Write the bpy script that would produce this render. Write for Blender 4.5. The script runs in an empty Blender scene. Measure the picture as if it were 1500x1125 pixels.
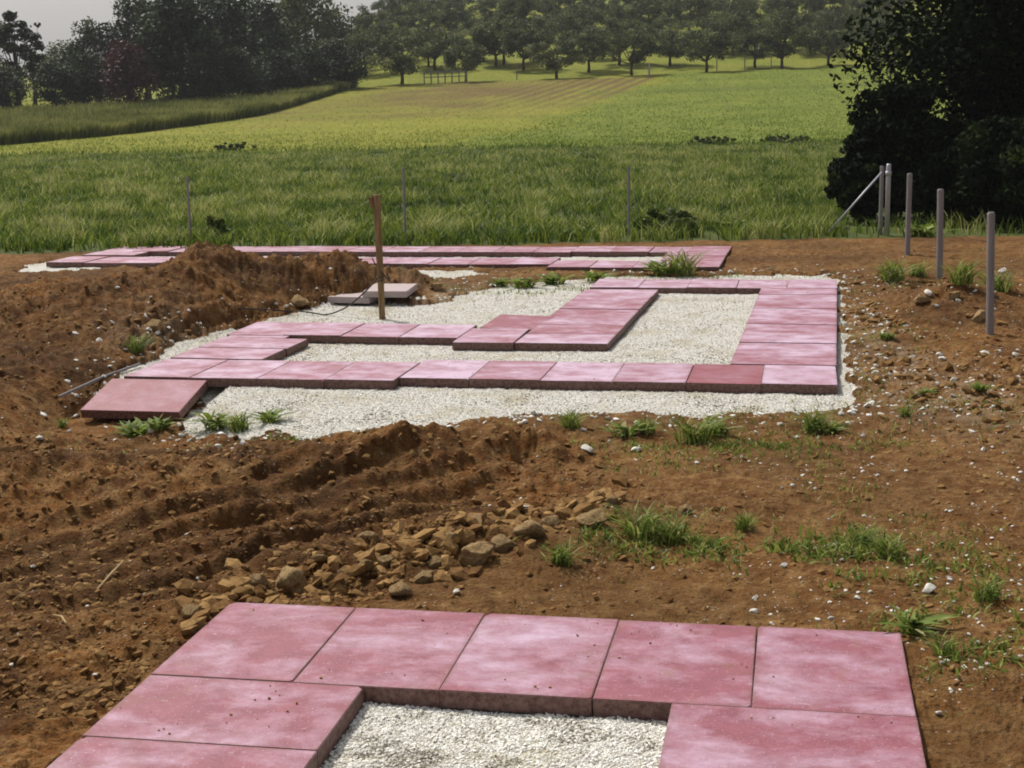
import bpy, bmesh, math, random
import numpy as np
from mathutils import Matrix, Vector

SC = bpy.context.scene
COL = SC.collection
rng = np.random.default_rng(7)
random.seed(7)

# ------------------------------------------------------------------ camera
F, PIT, YAW, ROL = 2186.9, 0.1848, 0.1873, -0.0182
CX, CY, CH = -0.3187, -4.1595, 1.4882
sy, cy_, sp, cp, sr, cr = math.sin(YAW), math.cos(YAW), math.sin(PIT), math.cos(PIT), math.sin(ROL), math.cos(ROL)
R0 = np.array([cy_, sy, 0.0]); U0 = np.array([-sy * sp, cy_ * sp, cp]); FW = np.array([-sy * cp, cy_ * cp, -sp])
RT = cr * R0 + sr * U0; UP = -sr * R0 + cr * U0
FH = np.array([-sy, cy_]); RH = np.array([cy_, sy]); C0 = np.array([CX, CY])
cam_d = bpy.data.cameras.new('camera'); cam = bpy.data.objects.new('camera', cam_d); COL.objects.link(cam)
m = Matrix.Identity(4)
for i in range(3):
    m[i][0] = RT[i]; m[i][1] = UP[i]; m[i][2] = -FW[i]
m[0][3], m[1][3], m[2][3] = CX, CY, CH
cam.matrix_world = m
cam_d.sensor_width = 36; cam_d.lens = F / 1500 * 36; cam_d.clip_start = 0.05; cam_d.clip_end = 5000
SC.camera = cam

# ------------------------------------------------------------------ light
SUN_EL, SUN_AZ = math.radians(52), math.radians(-38)      # azimuth measured from the view direction, minus = left
sun_dir = np.array([FH[0] * math.cos(SUN_AZ) + RH[0] * math.sin(SUN_AZ), FH[1] * math.cos(SUN_AZ) + RH[1] * math.sin(SUN_AZ)])
w = bpy.data.worlds.new('World'); SC.world = w; w.use_nodes = True
nt = w.node_tree; nt.nodes.clear()
out = nt.nodes.new('ShaderNodeOutputWorld'); bg = nt.nodes.new('ShaderNodeBackground')
sky = nt.nodes.new('ShaderNodeTexSky'); sky.sky_type = 'NISHITA'; sky.sun_disc = False
sky.sun_elevation = SUN_EL; sky.sun_rotation = math.atan2(sun_dir[0], sun_dir[1])
sky.dust_density = 4.0; sky.air_density = 1.0; sky.ozone_density = 1.0
hs = nt.nodes.new('ShaderNodeHueSaturation'); hs.inputs['Saturation'].default_value = 0.35
nt.links.new(sky.outputs[0], hs.inputs['Color']); wm = nt.nodes.new('ShaderNodeMix'); wm.data_type = 'RGBA'; wm.blend_type = 'MULTIPLY'; wm.inputs[0].default_value = 1; wm.inputs[7].default_value = (1, .985, .97, 1)
nt.links.new(hs.outputs[0], wm.inputs[6]); nt.links.new(wm.outputs[2], bg.inputs[0])
bg.inputs[1].default_value = 0.105
nt.links.new(bg.outputs[0], out.inputs[0])
sl = bpy.data.lights.new('sun', 'SUN'); sl.energy = 3.9; sl.angle = math.radians(4.0); sl.color = (1.0, 0.955, 0.88)
so = bpy.data.objects.new('sun', sl); COL.objects.link(so)
d = Vector((-sun_dir[0] * math.cos(SUN_EL), -sun_dir[1] * math.cos(SUN_EL), -math.sin(SUN_EL)))
so.rotation_euler = d.to_track_quat('-Z', 'Y').to_euler(); so.location = (0, 0, 30)
SC.view_settings.view_transform = 'Standard'; SC.view_settings.look = 'None'
SC.view_settings.exposure = 0.1; SC.view_settings.gamma = 1.0
SC.render.engine = 'CYCLES'
SC.cycles.filter_width = 1.9
SC.cycles.max_bounces = 5; SC.cycles.transparent_max_bounces = 4

# ------------------------------------------------------------------ noise
def _h(ix, iy, seed):
    n = (ix.astype(np.int64) * 374761393 + iy.astype(np.int64) * 668265263 + seed * 974634777) & 0xFFFFFFFF
    n = ((n ^ (n >> 13)) * 1274126177) & 0xFFFFFFFF
    n = n ^ (n >> 16)
    return (n & 0xFFFFFF) / float(0xFFFFFF)
def vn(x, y, seed=0):
    x = np.asarray(x, float); y = np.asarray(y, float)
    ix = np.floor(x); iy = np.floor(y); fx = x - ix; fy = y - iy
    def g(a, b):
        t = _h(ix + a, iy + b, seed) * 2 * np.pi
        return np.cos(t) * (fx - a) + np.sin(t) * (fy - b)
    u = fx * fx * fx * (fx * (fx * 6 - 15) + 10); v = fy * fy * fy * (fy * (fy * 6 - 15) + 10)
    a = g(0, 0) * (1 - u) + g(1, 0) * u; b = g(0, 1) * (1 - u) + g(1, 1) * u
    return (a * (1 - v) + b * v) * 1.5
def fbm(x, y, o=4, seed=0, gain=0.5):
    r = 0; a = 1.0
    for i in range(o):
        r = r + a * vn(x * 2 ** i + 17.3 * i, y * 2 ** i - 9.1 * i, seed + i); a *= gain
    return r
def worley(x, y, seed=0):
    ix = np.floor(x); iy = np.floor(y); f1 = np.full(x.shape, 9.0); rid = np.zeros(x.shape)
    for a in (-1, 0, 1):
        for b in (-1, 0, 1):
            px = ix + a + _h(ix + a, iy + b, seed); py = iy + b + _h(ix + a, iy + b, seed + 51)
            dd = (px - x) ** 2 + (py - y) ** 2
            k = dd < f1
            rid = np.where(k, _h(ix + a, iy + b, seed + 99), rid); f1 = np.where(k, dd, f1)
    return np.sqrt(f1), rid
def sstep(a, b, x):
    t = np.clip((x - a) / (b - a), 0, 1); return t * t * (3 - 2 * t)
def bump(x, y, cx, cy, rx, ry, ang=0):
    c, s = math.cos(ang), math.sin(ang)
    dx = (x - cx); dy = (y - cy); a = (dx * c + dy * s) / rx; b = (-dx * s + dy * c) / ry
    return np.exp(-(a * a + b * b))

# ------------------------------------------------------------------ places
def sv(X, Y):
    dx = X - CX; dy = Y - CY
    return dx * RH[0] + dy * RH[1], dx * FH[0] + dy * FH[1]
def xy(s, v):
    return CX + s * RH[0] + v * FH[0], CY + s * RH[1] + v * FH[1]
def ray(x, y):
    a = (x - 750) / F; c = (562.5 - y) / F
    return FW + a * RT + c * UP
def at(x, y, v):                      # the point seen at photo pixel x,y whose horizontal distance ahead is v
    d = ray(x, y); t = v / (d[0] * FH[0] + d[1] * FH[1])
    return np.array([CX + d[0] * t, CY + d[1] * t, CH + d[2] * t])
def gp(x, y, z=-0.04):                # the point of the flat site ground seen at a pixel
    d = ray(x, y); t = (z - CH) / d[2]
    return np.array([CX + d[0] * t, CY + d[1] * t])
ZS = np.array([-90, -37, -25, -11, 5, 27, 90]); ZZ = np.array([2.3, 2.3, 2.4, 3.1, 3.4, 3.9, 4.2])
def terrain(s, v):
    zf = np.interp(s, ZS, ZZ)
    t = np.clip((v - 52) / 60, 0, None)
    t = np.where(t < 1, t * t * (1.6 - 0.6 * t), 1.0)
    back = .094 * np.clip(v - 114, 0, 110) * sstep(-.16, -.06, s / np.maximum(v, 1.0)) + .03 * np.clip(v - 114, 0, 300)
    return zf * t + back * (v > 114)

MO = gp(1222, 564, 0.0); MO = np.array([-0.0744, 3.778]); MT = -0.008; SKEW = .0185     # middle frame origin, turn
def plot_world(o, th, u, w_):
    c, s = math.cos(th), math.sin(th)
    if o is MO: u = u + SKEW * w_
    return o[0] + u * c - w_ * s, o[1] + u * s + w_ * c
def plot_local(o, th, X, Y):
    c, s = math.cos(th), math.sin(th)
    u, w_ = (X - o[0]) * c + (Y - o[1]) * s, -(X - o[0]) * s + (Y - o[1]) * c
    return (u - SKEW * w_ if o is MO else u), w_
BT = -0.0166
BO = np.array([-0.97, 9.51])                               # back frame, front right corner

# slabs: (frame, u0, w0, du, dw, label, bloom)   frame: 0 near, 1 middle, 2 back
S = []
ORD = ['first', 'second', 'third', 'fourth', 'fifth', 'sixth', 'seventh', 'eighth', 'ninth', 'tenth', 'eleventh', 'twelfth', 'thirteenth', 'fourteenth', 'fifteenth', 'sixteenth', 'seventeenth']
def od(i, side):
    return ('%smost' % side) if i == 0 else ('%s from %s' % (ORD[i], side))
for k in range(5):
    S.append((0, -0.4 * (k + 1), -0.6, .4, .6, 'large pink slab in the nearest frame, %s of its far row' % od(k, 'right'), [.55, .45, .65, .5, .42][k]))
for k in range(3):
    S.append((0, -0.6, -1.0 - .4 * k, .6, .4, 'broad pink slab %s down the right side of the nearest frame' % ORD[k], .5))
    S.append((0, -2.0, -1.0 - .4 * k, .6, .4, 'broad pink slab %s down the left side of the nearest frame' % ORD[k], .45))
bl = [.95, .12, .6, .85, .5, .95, .62, .5, .7, .62]
for k in range(10):
    off = -0.11 if k >= 6 else 0.0
    lab = 'reddish slab, %s of the long front row of the middle frame' % od(k, 'right')
    if k == 1: lab = 'darkest red slab with no white bloom, second from right in the middle frame front row'
    if k == 0: lab = 'slab bleached white at the front right corner of the middle frame'
    S.append((1, -0.4 * (k + 1), 0 + off, .4, .6, lab, bl[k]))
for k in range(9):
    S.append((1, -0.6, .6 + .4 * k, .6, .4, 'broad streaky slab, %s from the front up the right side of the middle frame' % ORD[k + 1], [.45, .7, .8, .45, .4, .75, .4, .65, .5][k]))
for k in range(5):
    S.append((1, -0.4 * (k + 1), 4.2, .4, .6, 'pale slab, %s in the far row of the middle frame' % od(k, 'right'), .75))
for k in range(7):
    S.append((1, -2.01, 1.28 + .4 * k, .6, .4, 'dark pink slab, %s up the inner arm of the middle frame' % ORD[k], [.8, .35, .5, .3, .4, .5, .7][k]))
S.append((1, -2.42, 1.27, .4, .6, 'pinkish slab against the left side of the inner arm end, middle frame', .6))
for k in range(4):
    S.append((1, -2.83 - .4 * k, 1.46 + 0.0 * k, .4, .6, 'pale pink slab, %s in the short row left of the inner arm' % od(k, 'right'), [.9, .6, .6, .65][k]))
for k in range(2):
    S.append((1, -4.0, .5 + .42 * k + .02, .6, .4, 'pink slab, %s up the left end of the middle frame' % ORD[k], .6))
S.append((1, -4.0, 1.36, .42, .64, 'pink slab at the far left corner of the middle frame', .6))
for k in range(17):
    off = 0.0 if k < 4 else 0.22
    S.append((2, -0.4 * (k + 1), off, .4, .6, 'small looking pink slab, %s in the front row of the farthest frame' % od(k, 'right'), .5 + .4 * ((k * 7) % 5) / 5))
for k in range(17):
    off = 1.42 if k < 4 else 1.36
    S.append((2, -0.4 * (k + 1), off, .4, .6, 'small looking pink slab, %s in the far row of the farthest frame' % od(k, 'right'), .45 + .4 * ((k * 3) % 5) / 5))
for k in range(2):
    S.append((2, -0.6, .61 + .4 * k, .6, .4, 'pink slab, %s up the right end of the farthest frame' % ORD[k + 1], .5))
S.append((2, -6.8, .97, .6, .38, 'pink slab closing the left end of the farthest frame', .6))
FR = [(np.array([0.0, 0.0]), 0.0), (MO, MT), (BO, BT)]

def in_poly(X, Y, poly):
    r = np.zeros(X.shape, bool); n = len(poly)
    for i in range(n):
        x1, y1 = poly[i]; x2, y2 = poly[(i + 1) % n]
        if y1 == y2: continue
        c = ((y1 > Y) != (y2 > Y)) & (X < (x2 - x1) * (Y - y1) / (y2 - y1) + x1)
        r ^= c
    return r
def pxpoly(pts, z=-0.05): return [tuple(gp(a, b, z)) for a, b in pts]
G_MID = pxpoly([(262, 626), (300, 632), (450, 640), (620, 634), (760, 612), (880, 612), (1120, 614), (1250, 604), (1256, 590), (1244, 520), (1236, 430), (1224, 402), (1000, 404), (880, 404),
                (810, 412), (720, 418), (660, 438), (610, 450), (560, 440), (490, 446), (440, 456), (400, 468), (330, 484), (250, 510), (185, 545), (150, 566), (280, 566)])
G_BK = pxpoly([(20, 402), (30, 388), (90, 382), (240, 386), (480, 394), (700, 396), (730, 402), (690, 410), (600, 414), (420, 405), (240, 394)])
G_B2 = [plot_world(BO, BT, *q) for q in ((-6.6, .3), (-.3, .3), (-.3, 1.7), (-6.6, 1.7))]
G_NR = [(-1.75, -.35), (-.25, -.35), (-.25, -2.2), (-1.75, -2.2)]
def gravel_mask(X, Y):
    a = fbm(X * 3.2, Y * 3.2, 3, 5) * .09; b = fbm(X * 3.2 + 40, Y * 3.2, 3, 9) * .14
    return in_poly(X + a, Y + b, G_MID) | in_poly(X + a, Y + b, G_BK) | in_poly(X, Y, G_B2) | in_poly(X, Y, G_NR)
def in_soft(X, Y):
    return in_poly(X, Y, G_MID)
def slab_mask(X, Y, mar=0.0):
    u, w_ = plot_local(MO, MT, X, Y)
    r = (u > -4.10 - mar) & (u < -3.50 + mar) & (w_ < 0) & (w_ > -.48 - mar)
    for f, u0, w0, du, dw, lab, bb in S:
        o, th = FR[f]; u, w_ = plot_local(o, th, X, Y)
        r |= (u > u0 - mar) & (u < u0 + du + mar) & (w_ > w0 - mar) & (w_ < w0 + dw + mar)
    return r
def meadow_edge(s):
    return 16.5 + .25 * fbm(s * .8, s * 0, 3, 31) - 0.18 * np.clip(s - 4.2, 0, 9)
def far_edge(s):
    return 53 + .16 * np.clip(-s, 0, 40) + .8 * fbm(s * .15, s * 0 + 3, 3, 41)
def heaps(s, v, X, Y):
    h = 0.0 * s
    x_ = 750 + F * s / np.maximum(v, 1)           # bearing, only used to lay the heaps out
    def m_(px, py, h_, rs, rv, ang=0):
        p = gp(px, py); a, b = sv(p[0], p[1]); return h_ * bump(s, v, a, b, rs, rv, ang)
    # big dug heap, left middle
    h = h + m_(305, 450, .34, .36, .60) + m_(230, 470, .16, .8, .8) + m_(110, 490, .13, 1.2, 1.2) + m_(-60, 500, .16, 1.3, 1.6) + m_(400, 440, .16, .42, .42)
    h = h + m_(505, 432, .28, .36, .38) + m_(430, 440, .12, .45, .4) + m_(605, 430, .18, .26, .22)
    h = h + m_(40, 560, .07, .5, .5) + m_(-60, 640, .10, .7, .8)
    # foreground bank
    bank = m_(440, 690, .10, .75, .22) + m_(760, 668, .11, .24, .17) + m_(120, 725, .05, .6, .25) + m_(620, 675, .08, .35, .18)
    h = h + bank + m_(40, 720, .07, .7, .6)
    h = h - m_(205, 640, .13, .42, .50) - m_(120, 570, .12, .25, .5)
    # broad rise of broken clods behind the near frame
    h = h + m_(640, 810, .075, .55, .22) + m_(860, 765, .06, .3, .2)
    # right hand rubble
    h = h + m_(1405, 450, .15, .35, .6) + m_(1480, 520, .05, .4, .8) + m_(1330, 450, .03, .2, .6)
    # wheel ruts running obliquely
    q = -(s + 1.1) * .659 + (v - 4.8) * .752        # across the ruts
    l = (s + 1.1) * .752 + (v - 4.8) * .659
    win = sstep(-.75, -.2, l) * (1 - sstep(1.35, 1.9, l)) * sstep(-.25, 0.0, q) * (1 - sstep(.75, 1.1, q))
    rut = np.sin(q * 2 * np.pi / .21 + 1.2 * vn(l * 1.1, q * 2, 77)) * .5 + .25 * np.sin(q * 2 * np.pi / .11 + 2 * vn(l * 1.5, q, 78))
    h = h - .035 * win * bump(s, v, *sv(*gp(640, 735)), .7, .1, .5)
    h = h + win * rut * .044 * (.6 + .7 * vn(s * 1.7, v * 1.7, 79) + .4)
    return h, win
def loose(s, v):
    """how freshly dug the soil is, 0..1"""
    x_ = s / np.maximum(v, 1.0) * F + 750
    y_ = 148 + F * CH / np.maximum(v, 1.0)
    right_lim = np.interp(y_, [340, 400, 425, 460, 520, 600, 640, 700, 800, 900, 1100], [120, 560, 650, 420, 230, 150, 820, 860, 760, 420, 200])
    L = 1 - sstep(-60, 120, x_ - right_lim)
    L = np.maximum(L * sstep(350, 395, y_), .6 * sstep(1270, 1330, x_) * sstep(390, 420, y_) * (1 - sstep(560, 640, y_)))
    return L
def H(X, Y, full=False):
    X = np.asarray(X, float); Y = np.asarray(Y, float)
    s, v = sv(X, Y)
    base = terrain(s, v)
    hp, win = heaps(s, v, X, Y)
    L = loose(s, v)
    near = 1 - sstep(15.8, 17.2, v)
    g = gravel_mask(X, Y) & (v < 17)
    n = .018 * fbm(X * 1.3, Y * 1.3, 3, 3)
    wx = X + .07 * vn(X * 7, Y * 7, 61) + .02 * vn(X * 26, Y * 26, 63); wy = Y + .07 * vn(X * 7, Y * 7, 62) + .02 * vn(X * 26, Y * 26, 64)
    w1, r1 = worley(wx * 6.5, wy * 6.5, 1); w2, r2 = worley(wx * 15, wy * 15, 2); w3, r3 = worley(wx * 34, wy * 34, 4)
    cl = .030 * (.62 - w1) * r1 ** 2 * 1.6 + .014 * (.6 - w2) * r2 + .006 * (.6 - w3) * r3
    cl = cl + .036 * (.35 - np.abs(vn(X * 4.5, Y * 4.5, 12))) + .020 * (.3 - np.abs(vn(X * 10, Y * 10, 15))) + .010 * vn(X * 22, Y * 22, 16) + .005 * vn(X * 45, Y * 45, 17) - .012
    lump = .035 * fbm(X * 2.2, Y * 2.2, 3, 14)
    fine = .006 * fbm(X * 9, Y * 9, 4, 21) + .004 * (.6 - w2) * r2 ** 2 + .003 * (.6 - w3) * r3
    fine = fine + (.010 * (.55 - w2) * r2 + .006 * (.5 - w3)) * sstep(-.1, .4, fbm(X * 1.7, Y * 1.7, 2, 95))
    soil = -.028 + n + L * (lump + cl * (1 - .4 * win) * (1 + 3.0 * np.clip(hp, 0, .3))) + (1 - L) * fine * 1.5
    gr = -.05 + .004 * fbm(X * 14, Y * 14, 3, 23) + .35 * n
    soft = np.zeros(X.shape)                      # the heaps run out to nothing where the gravel begins
    nv = v < 17
    for rr in (.1, .22, .36):
        for a_ in range(6):
            soft[nv] += in_soft(X[nv] + rr * math.cos(a_ * 1.047 + rr * 9), Y[nv] + rr * math.sin(a_ * 1.047 + rr * 9)) / 18
    tap = 1 - sstep(.0, .62, soft)
    hp = np.where(hp > 0, hp * tap, hp)
    g = g & (hp < .045)
    hh = np.where(g, gr + hp, soil + hp)
    uu, ww = plot_local(MO, MT, X, Y)             # the hollow in front of the tilted slab
    cap = -.072 + .25 * np.maximum(np.minimum(ww, 0), -.46) + .24 * np.maximum(0, -ww - .9) + .6 * np.maximum(0, np.abs(uu + 3.8) - .36) + .012 * vn(X * 8, Y * 8, 83)
    hol = (ww < 0.0) & (ww > -2.0) & (np.abs(uu + 3.8) < 1.0)
    hh = np.where(hol, np.minimum(hh, cap), hh)
    return base + near * hh + (1 - near) * (-.03 + .02 * fbm(X * .4, Y * .4, 3, 8)), g, L, win
def HZ(X, Y):
    return H(np.atleast_1d(X), np.atleast_1d(Y))[0]
def foot(X, Y, z):                    # keep the soil out of the slabs
    s, v = sv(X, Y)
    k = v < 17
    zz = z.copy()
    m1 = slab_mask(X[k], Y[k], .003); zk = zz[k]; zk[m1] = np.minimum(zk[m1], -.056)
    m2 = slab_mask(X[k], Y[k], .05) & ~m1; zk[m2] = np.minimum(zk[m2], -.006 + .25 * (zk[m2]))
    zz[k] = zk
    return zz

# ------------------------------------------------------------------ mesh helpers
def mesh_np(name, V, faces, mat=None, attrs=None, smooth=False):
    """faces: list of (n,k) int arrays"""
    me = bpy.data.meshes.new(name)
    V = np.asarray(V, np.float32)
    me.vertices.add(len(V)); me.vertices.foreach_set('co', V.ravel())
    faces = [np.asarray(f, np.int32) for f in (faces if isinstance(faces, list) else [faces])]
    faces = [f for f in faces if len(f)]
    nl = sum(f.size for f in faces); npoly = sum(len(f) for f in faces)
    me.loops.add(nl); me.polygons.add(npoly)
    me.loops.foreach_set('vertex_index', np.concatenate([f.ravel() for f in faces]))
    tot = np.concatenate([np.full(len(f), f.shape[1], np.int32) for f in faces])
    st = np.concatenate([[0], np.cumsum(tot)[:-1]]).astype(np.int32)
    me.polygons.foreach_set('loop_start', st)
    try: me.polygons.foreach_set('loop_total', tot)
    except Exception: pass
    me.update(calc_edges=True)
    me.polygons.foreach_set('use_smooth', np.full(npoly, bool(smooth)))
    for k, a in (attrs or {}).items():
        at_ = me.attributes.new(k, 'FLOAT', 'POINT'); at_.data.foreach_set('value', np.asarray(a, np.float32))
    if mat: me.materials.append(mat)
    return me
def link(name, me, parent=None, loc=None):
    o = bpy.data.objects.new(name, me); COL.objects.link(o)
    if parent: o.parent = parent
    if loc is not None: o.location = loc
    return o
def tag(o, label=None, cat=None, group=None, kind=None):
    if label: o['label'] = label
    if cat: o['category'] = cat
    if group: o['group'] = group
    if kind: o['kind'] = kind
    return o
def empty(name, loc, rz=0):
    o = bpy.data.objects.new(name, None); COL.objects.link(o); o.location = loc; o.rotation_euler = (0, 0, rz)
    o.empty_display_size = .1
    return o
def tube(pts, rad, n=8, cap=True):
    pts = np.asarray(pts, float); rad = np.broadcast_to(np.asarray(rad, float), (len(pts),))
    V = []; Fq = []
    for i, p in enumerate(pts):
        t = pts[min(i + 1, len(pts) - 1)] - pts[max(i - 1, 0)]; t = t / (np.linalg.norm(t) + 1e-9)
        a = np.array([0, 0, 1.]) if abs(t[2]) < .9 else np.array([1., 0, 0])
        e1 = np.cross(t, a); e1 /= np.linalg.norm(e1); e2 = np.cross(t, e1)
        for k in range(n):
            an = 2 * np.pi * k / n; V.append(p + rad[i] * (math.cos(an) * e1 + math.sin(an) * e2))
    for i in range(len(pts) - 1):
        for k in range(n):
            Fq.append((i * n + k, i * n + (k + 1) % n, (i + 1) * n + (k + 1) % n, (i + 1) * n + k))
    Ft = []
    if cap:
        V.append(pts[0]); V.append(pts[-1]); a = len(V) - 2; b = len(V) - 1
        for k in range(n):
            Ft.append((a, (k + 1) % n, k)); Ft.append((b, (len(pts) - 1) * n + k, (len(pts) - 1) * n + (k + 1) % n))
    return np.array(V), [np.array(Fq, int).reshape(-1, 4), np.array(Ft, int).reshape(-1, 3)]
def join(parts):
    V = []; Q = []; T = []; o = 0
    for v, fs in parts:
        V.append(v)
        for f in fs:
            if len(f) == 0: continue
            (Q if f.shape[1] == 4 else T).append(f + o)
        o += len(v)
    fs = []
    if Q: fs.append(np.concatenate(Q))
    if T: fs.append(np.concatenate(T))
    return np.concatenate(V), fs

# ------------------------------------------------------------------ material helper
class NT:
    def __init__(s, name, rough=.9, spec=.2):
        s.m = bpy.data.materials.new(name); s.m.use_nodes = True; s.t = s.m.node_tree; s.b = s.t.nodes['Principled BSDF']
        s.b.inputs['Roughness'].default_value = rough; s.b.inputs['Specular IOR Level'].default_value = spec
    def n(s, ty, **kw):
        x = s.t.nodes.new('ShaderNode' + ty)
        for k, v in kw.items(): setattr(x, k, v)
        return x
    def l(s, a, b): s.t.links.new(a, b)
    def coord(s, obj=False):
        return s.n('TexCoord').outputs['Object'] if obj else s.n('NewGeometry').outputs['Position']
    def scale(s, c, sc):
        mp = s.n('Mapping'); mp.inputs['Scale'].default_value = sc; s.l(c, mp.inputs[0]); return mp.outputs[0]
    def noise(s, c, sc, det=4, rough=.55, dist=0):
        x = s.n('TexNoise'); x.inputs['Scale'].default_value = sc; x.inputs['Detail'].default_value = det
        x.inputs['Roughness'].default_value = rough; x.inputs['Distortion'].default_value = dist
        if c is not None: s.l(c, x.inputs['Vector'])
        return x.outputs['Fac']
    def ramp(s, f, st):
        x = s.n('ValToRGB'); e = x.color_ramp.elements
        while len(e) < len(st): e.new(.5)
        for i, (p, c) in enumerate(st):
            e[i].position = p; e[i].color = (c, c, c, 1) if isinstance(c, (int, float)) else (*c, 1)
        s.l(f, x.inputs[0]); return x.outputs[0]
    def mix(s, f, a, b, mode='MIX'):
        x = s.n('Mix', data_type='RGBA', blend_type=mode)
        for i, v in ((0, f), (6, a), (7, b)):
            if isinstance(v, (int, float)): x.inputs[i].default_value = v
            elif isinstance(v, tuple): x.inputs[i].default_value = (*v, 1)
            else: s.l(v, x.inputs[i])
        return x.outputs[2]
    def math(s, op, a, b=0.0):
        x = s.n('Math', operation=op)
        for i, v in enumerate((a, b)):
            if isinstance(v, (int, float)): x.inputs[i].default_value = v
            else: s.l(v, x.inputs[i])
        return x.outputs[0]
    def attr(s, name, obj=False):
        x = s.n('Attribute', attribute_name=name); x.attribute_type = 'OBJECT' if obj else 'GEOMETRY'; return x.outputs['Fac']
    def col(s, c):
        if isinstance(c, tuple): s.b.inputs['Base Color'].default_value = (*c, 1)
        else: s.l(c, s.b.inputs['Base Color'])
    def bump(s, h, dist=.01, strength=1.0):
        x = s.n('Bump'); x.inputs['Distance'].default_value = dist; x.inputs['Strength'].default_value = strength
        s.l(h, x.inputs['Height']); s.l(x.outputs[0], s.b.inputs['Normal'])
    def leafy(s, colour, back=.35):       # thin leaves let some light through
        tr = s.n('BsdfTranslucent'); mx = s.n('MixShader'); mx.inputs[0].default_value = back
        if isinstance(colour, tuple): tr.inputs[0].default_value = (*colour, 1)
        else: s.l(colour, tr.inputs[0])
        s.l(s.b.outputs[0], mx.inputs[1]); s.l(tr.outputs[0], mx.inputs[2]); s.l(mx.outputs[0], s.t.nodes['Material Output'].inputs[0])

# soil
M_soil = NT('soil', .95, .12); t = M_soil; c = t.coord()
L_ = t.attr('loose'); P_ = t.attr('pale')
n1 = t.noise(c, 1.1, 5, .6); n2 = t.noise(c, 14, 5, .65); n3 = t.noise(c, 70, 4, .7); n4 = t.noise(c, 5, 4, .6)
settled = t.mix(t.ramp(n1, [(.35, 0.), (.65, 1.)]), (.112, .045, .011), (.195, .092, .026))
dug = t.mix(t.ramp(n4, [(.35, 0.), (.68, 1.)]), (.078, .028, .006), (.225, .092, .021))
base = t.mix(L_, settled, dug)
base = t.mix(t.ramp(n2, [(.42, 0.), (.72, .7)]), base, (.37, .225, .09))
base = t.mix(t.ramp(n3, [(.35, .75), (.5, 0.)]), base, (.07, .032, .014))
damp = t.noise(c, .9, 4, .6, .5)
base = t.mix(t.math('MULTIPLY', t.ramp(damp, [(.43, 0.), (.60, .66)]), t.math('ADD', t.math('MULTIPLY', L_, .4), .6)), base, (.045, .020, .007))
base = t.mix(P_, base, (.36, .27, .17))
spk = t.n('TexVoronoi'); spk.inputs['Scale'].default_value = 38; t.l(c, spk.inputs['Vector'])
sp1 = t.ramp(spk.outputs['Distance'], [(.13, 1.), (.2, 0.)])
sp2 = t.math('MULTIPLY', sp1, t.ramp(t.noise(c, 9, 3), [(.5, 0.), (.62, 1.)]))
base = t.mix(t.math('MULTIPLY', sp2, .7), base, (.42, .36, .28))
t.col(base)
t.bump(t.math('ADD', t.math('MULTIPLY', n2, .9), t.math('MULTIPLY', n3, .5)), .03, 1.0)
# gravel bed
M_grav = NT('gravel', .9, .2); t = M_grav; c = t.coord()
vo = t.n('TexVoronoi'); vo.inputs['Scale'].default_value = 105; t.l(c, vo.inputs['Vector'])
vc = t.n('SeparateColor'); t.l(vo.outputs['Color'], vc.inputs[0])
g1 = t.ramp(vc.outputs[0], [(0., (.44, .42, .37)), (.25, (.66, .65, .61)), (1., (.82, .82, .80))])
g2 = t.mix(t.ramp(vo.outputs['Distance'], [(.35, 0.), (.75, .8)]), g1, (.32, .28, .20))
g3 = t.mix(t.ramp(t.noise(c, 3.0, 4, .6), [(.50, 0.), (.68, .7)]), g2, (.38, .32, .20))
t.col(g3); t.bump(t.math('SUBTRACT', 1.0, vo.outputs['Distance']), .01, .9)
M_peb = NT('white_pebble', .85, .2); t = M_peb
t.col(t.ramp(t.attr('tint'), [(0., (.22, .20, .15)), (.15, (.52, .50, .44)), (.6, (.71, .69, .62)), (1., (.82, .81, .77))]))
M_brown = NT('stone', .92, .15); t = M_brown; c = t.coord(True)
a = t.noise(c, 9, 5, .6); b = t.noise(c, 40, 4, .7)
k = t.mix(t.ramp(a, [(.35, 0.), (.62, 1.)]), (.24, .14, .055), (.45, .32, .16)); k = t.mix(t.ramp(b, [(.38, .6), (.5, 0.)]), k, (.085, .045, .02))
t.col(k); t.bump(t.math('ADD', a, t.math('MULTIPLY', b, .5)), .012, .9)
M_clod = NT('soil_clod', .95, .1); t = M_clod; c = t.coord()
b = t.noise(c, 45, 4, .7)
k = t.mix(t.attr('tint'), (.095, .036, .009), (.33, .20, .078)); k = t.mix(t.ramp(b, [(.36, .6), (.5, 0.)]), k, (.06, .03, .012)); t.col(k); t.bump(b, .006, .8)
M_white = NT('white_limestone', .85, .2); t = M_white; c = t.coord(True)
a = t.noise(c, 25, 4, .6); t.col(t.mix(t.ramp(a, [(.4, 0.), (.65, 1.)]), (.62, .58, .50), (.80, .78, .72))); t.bump(a, .004, .6)
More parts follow.
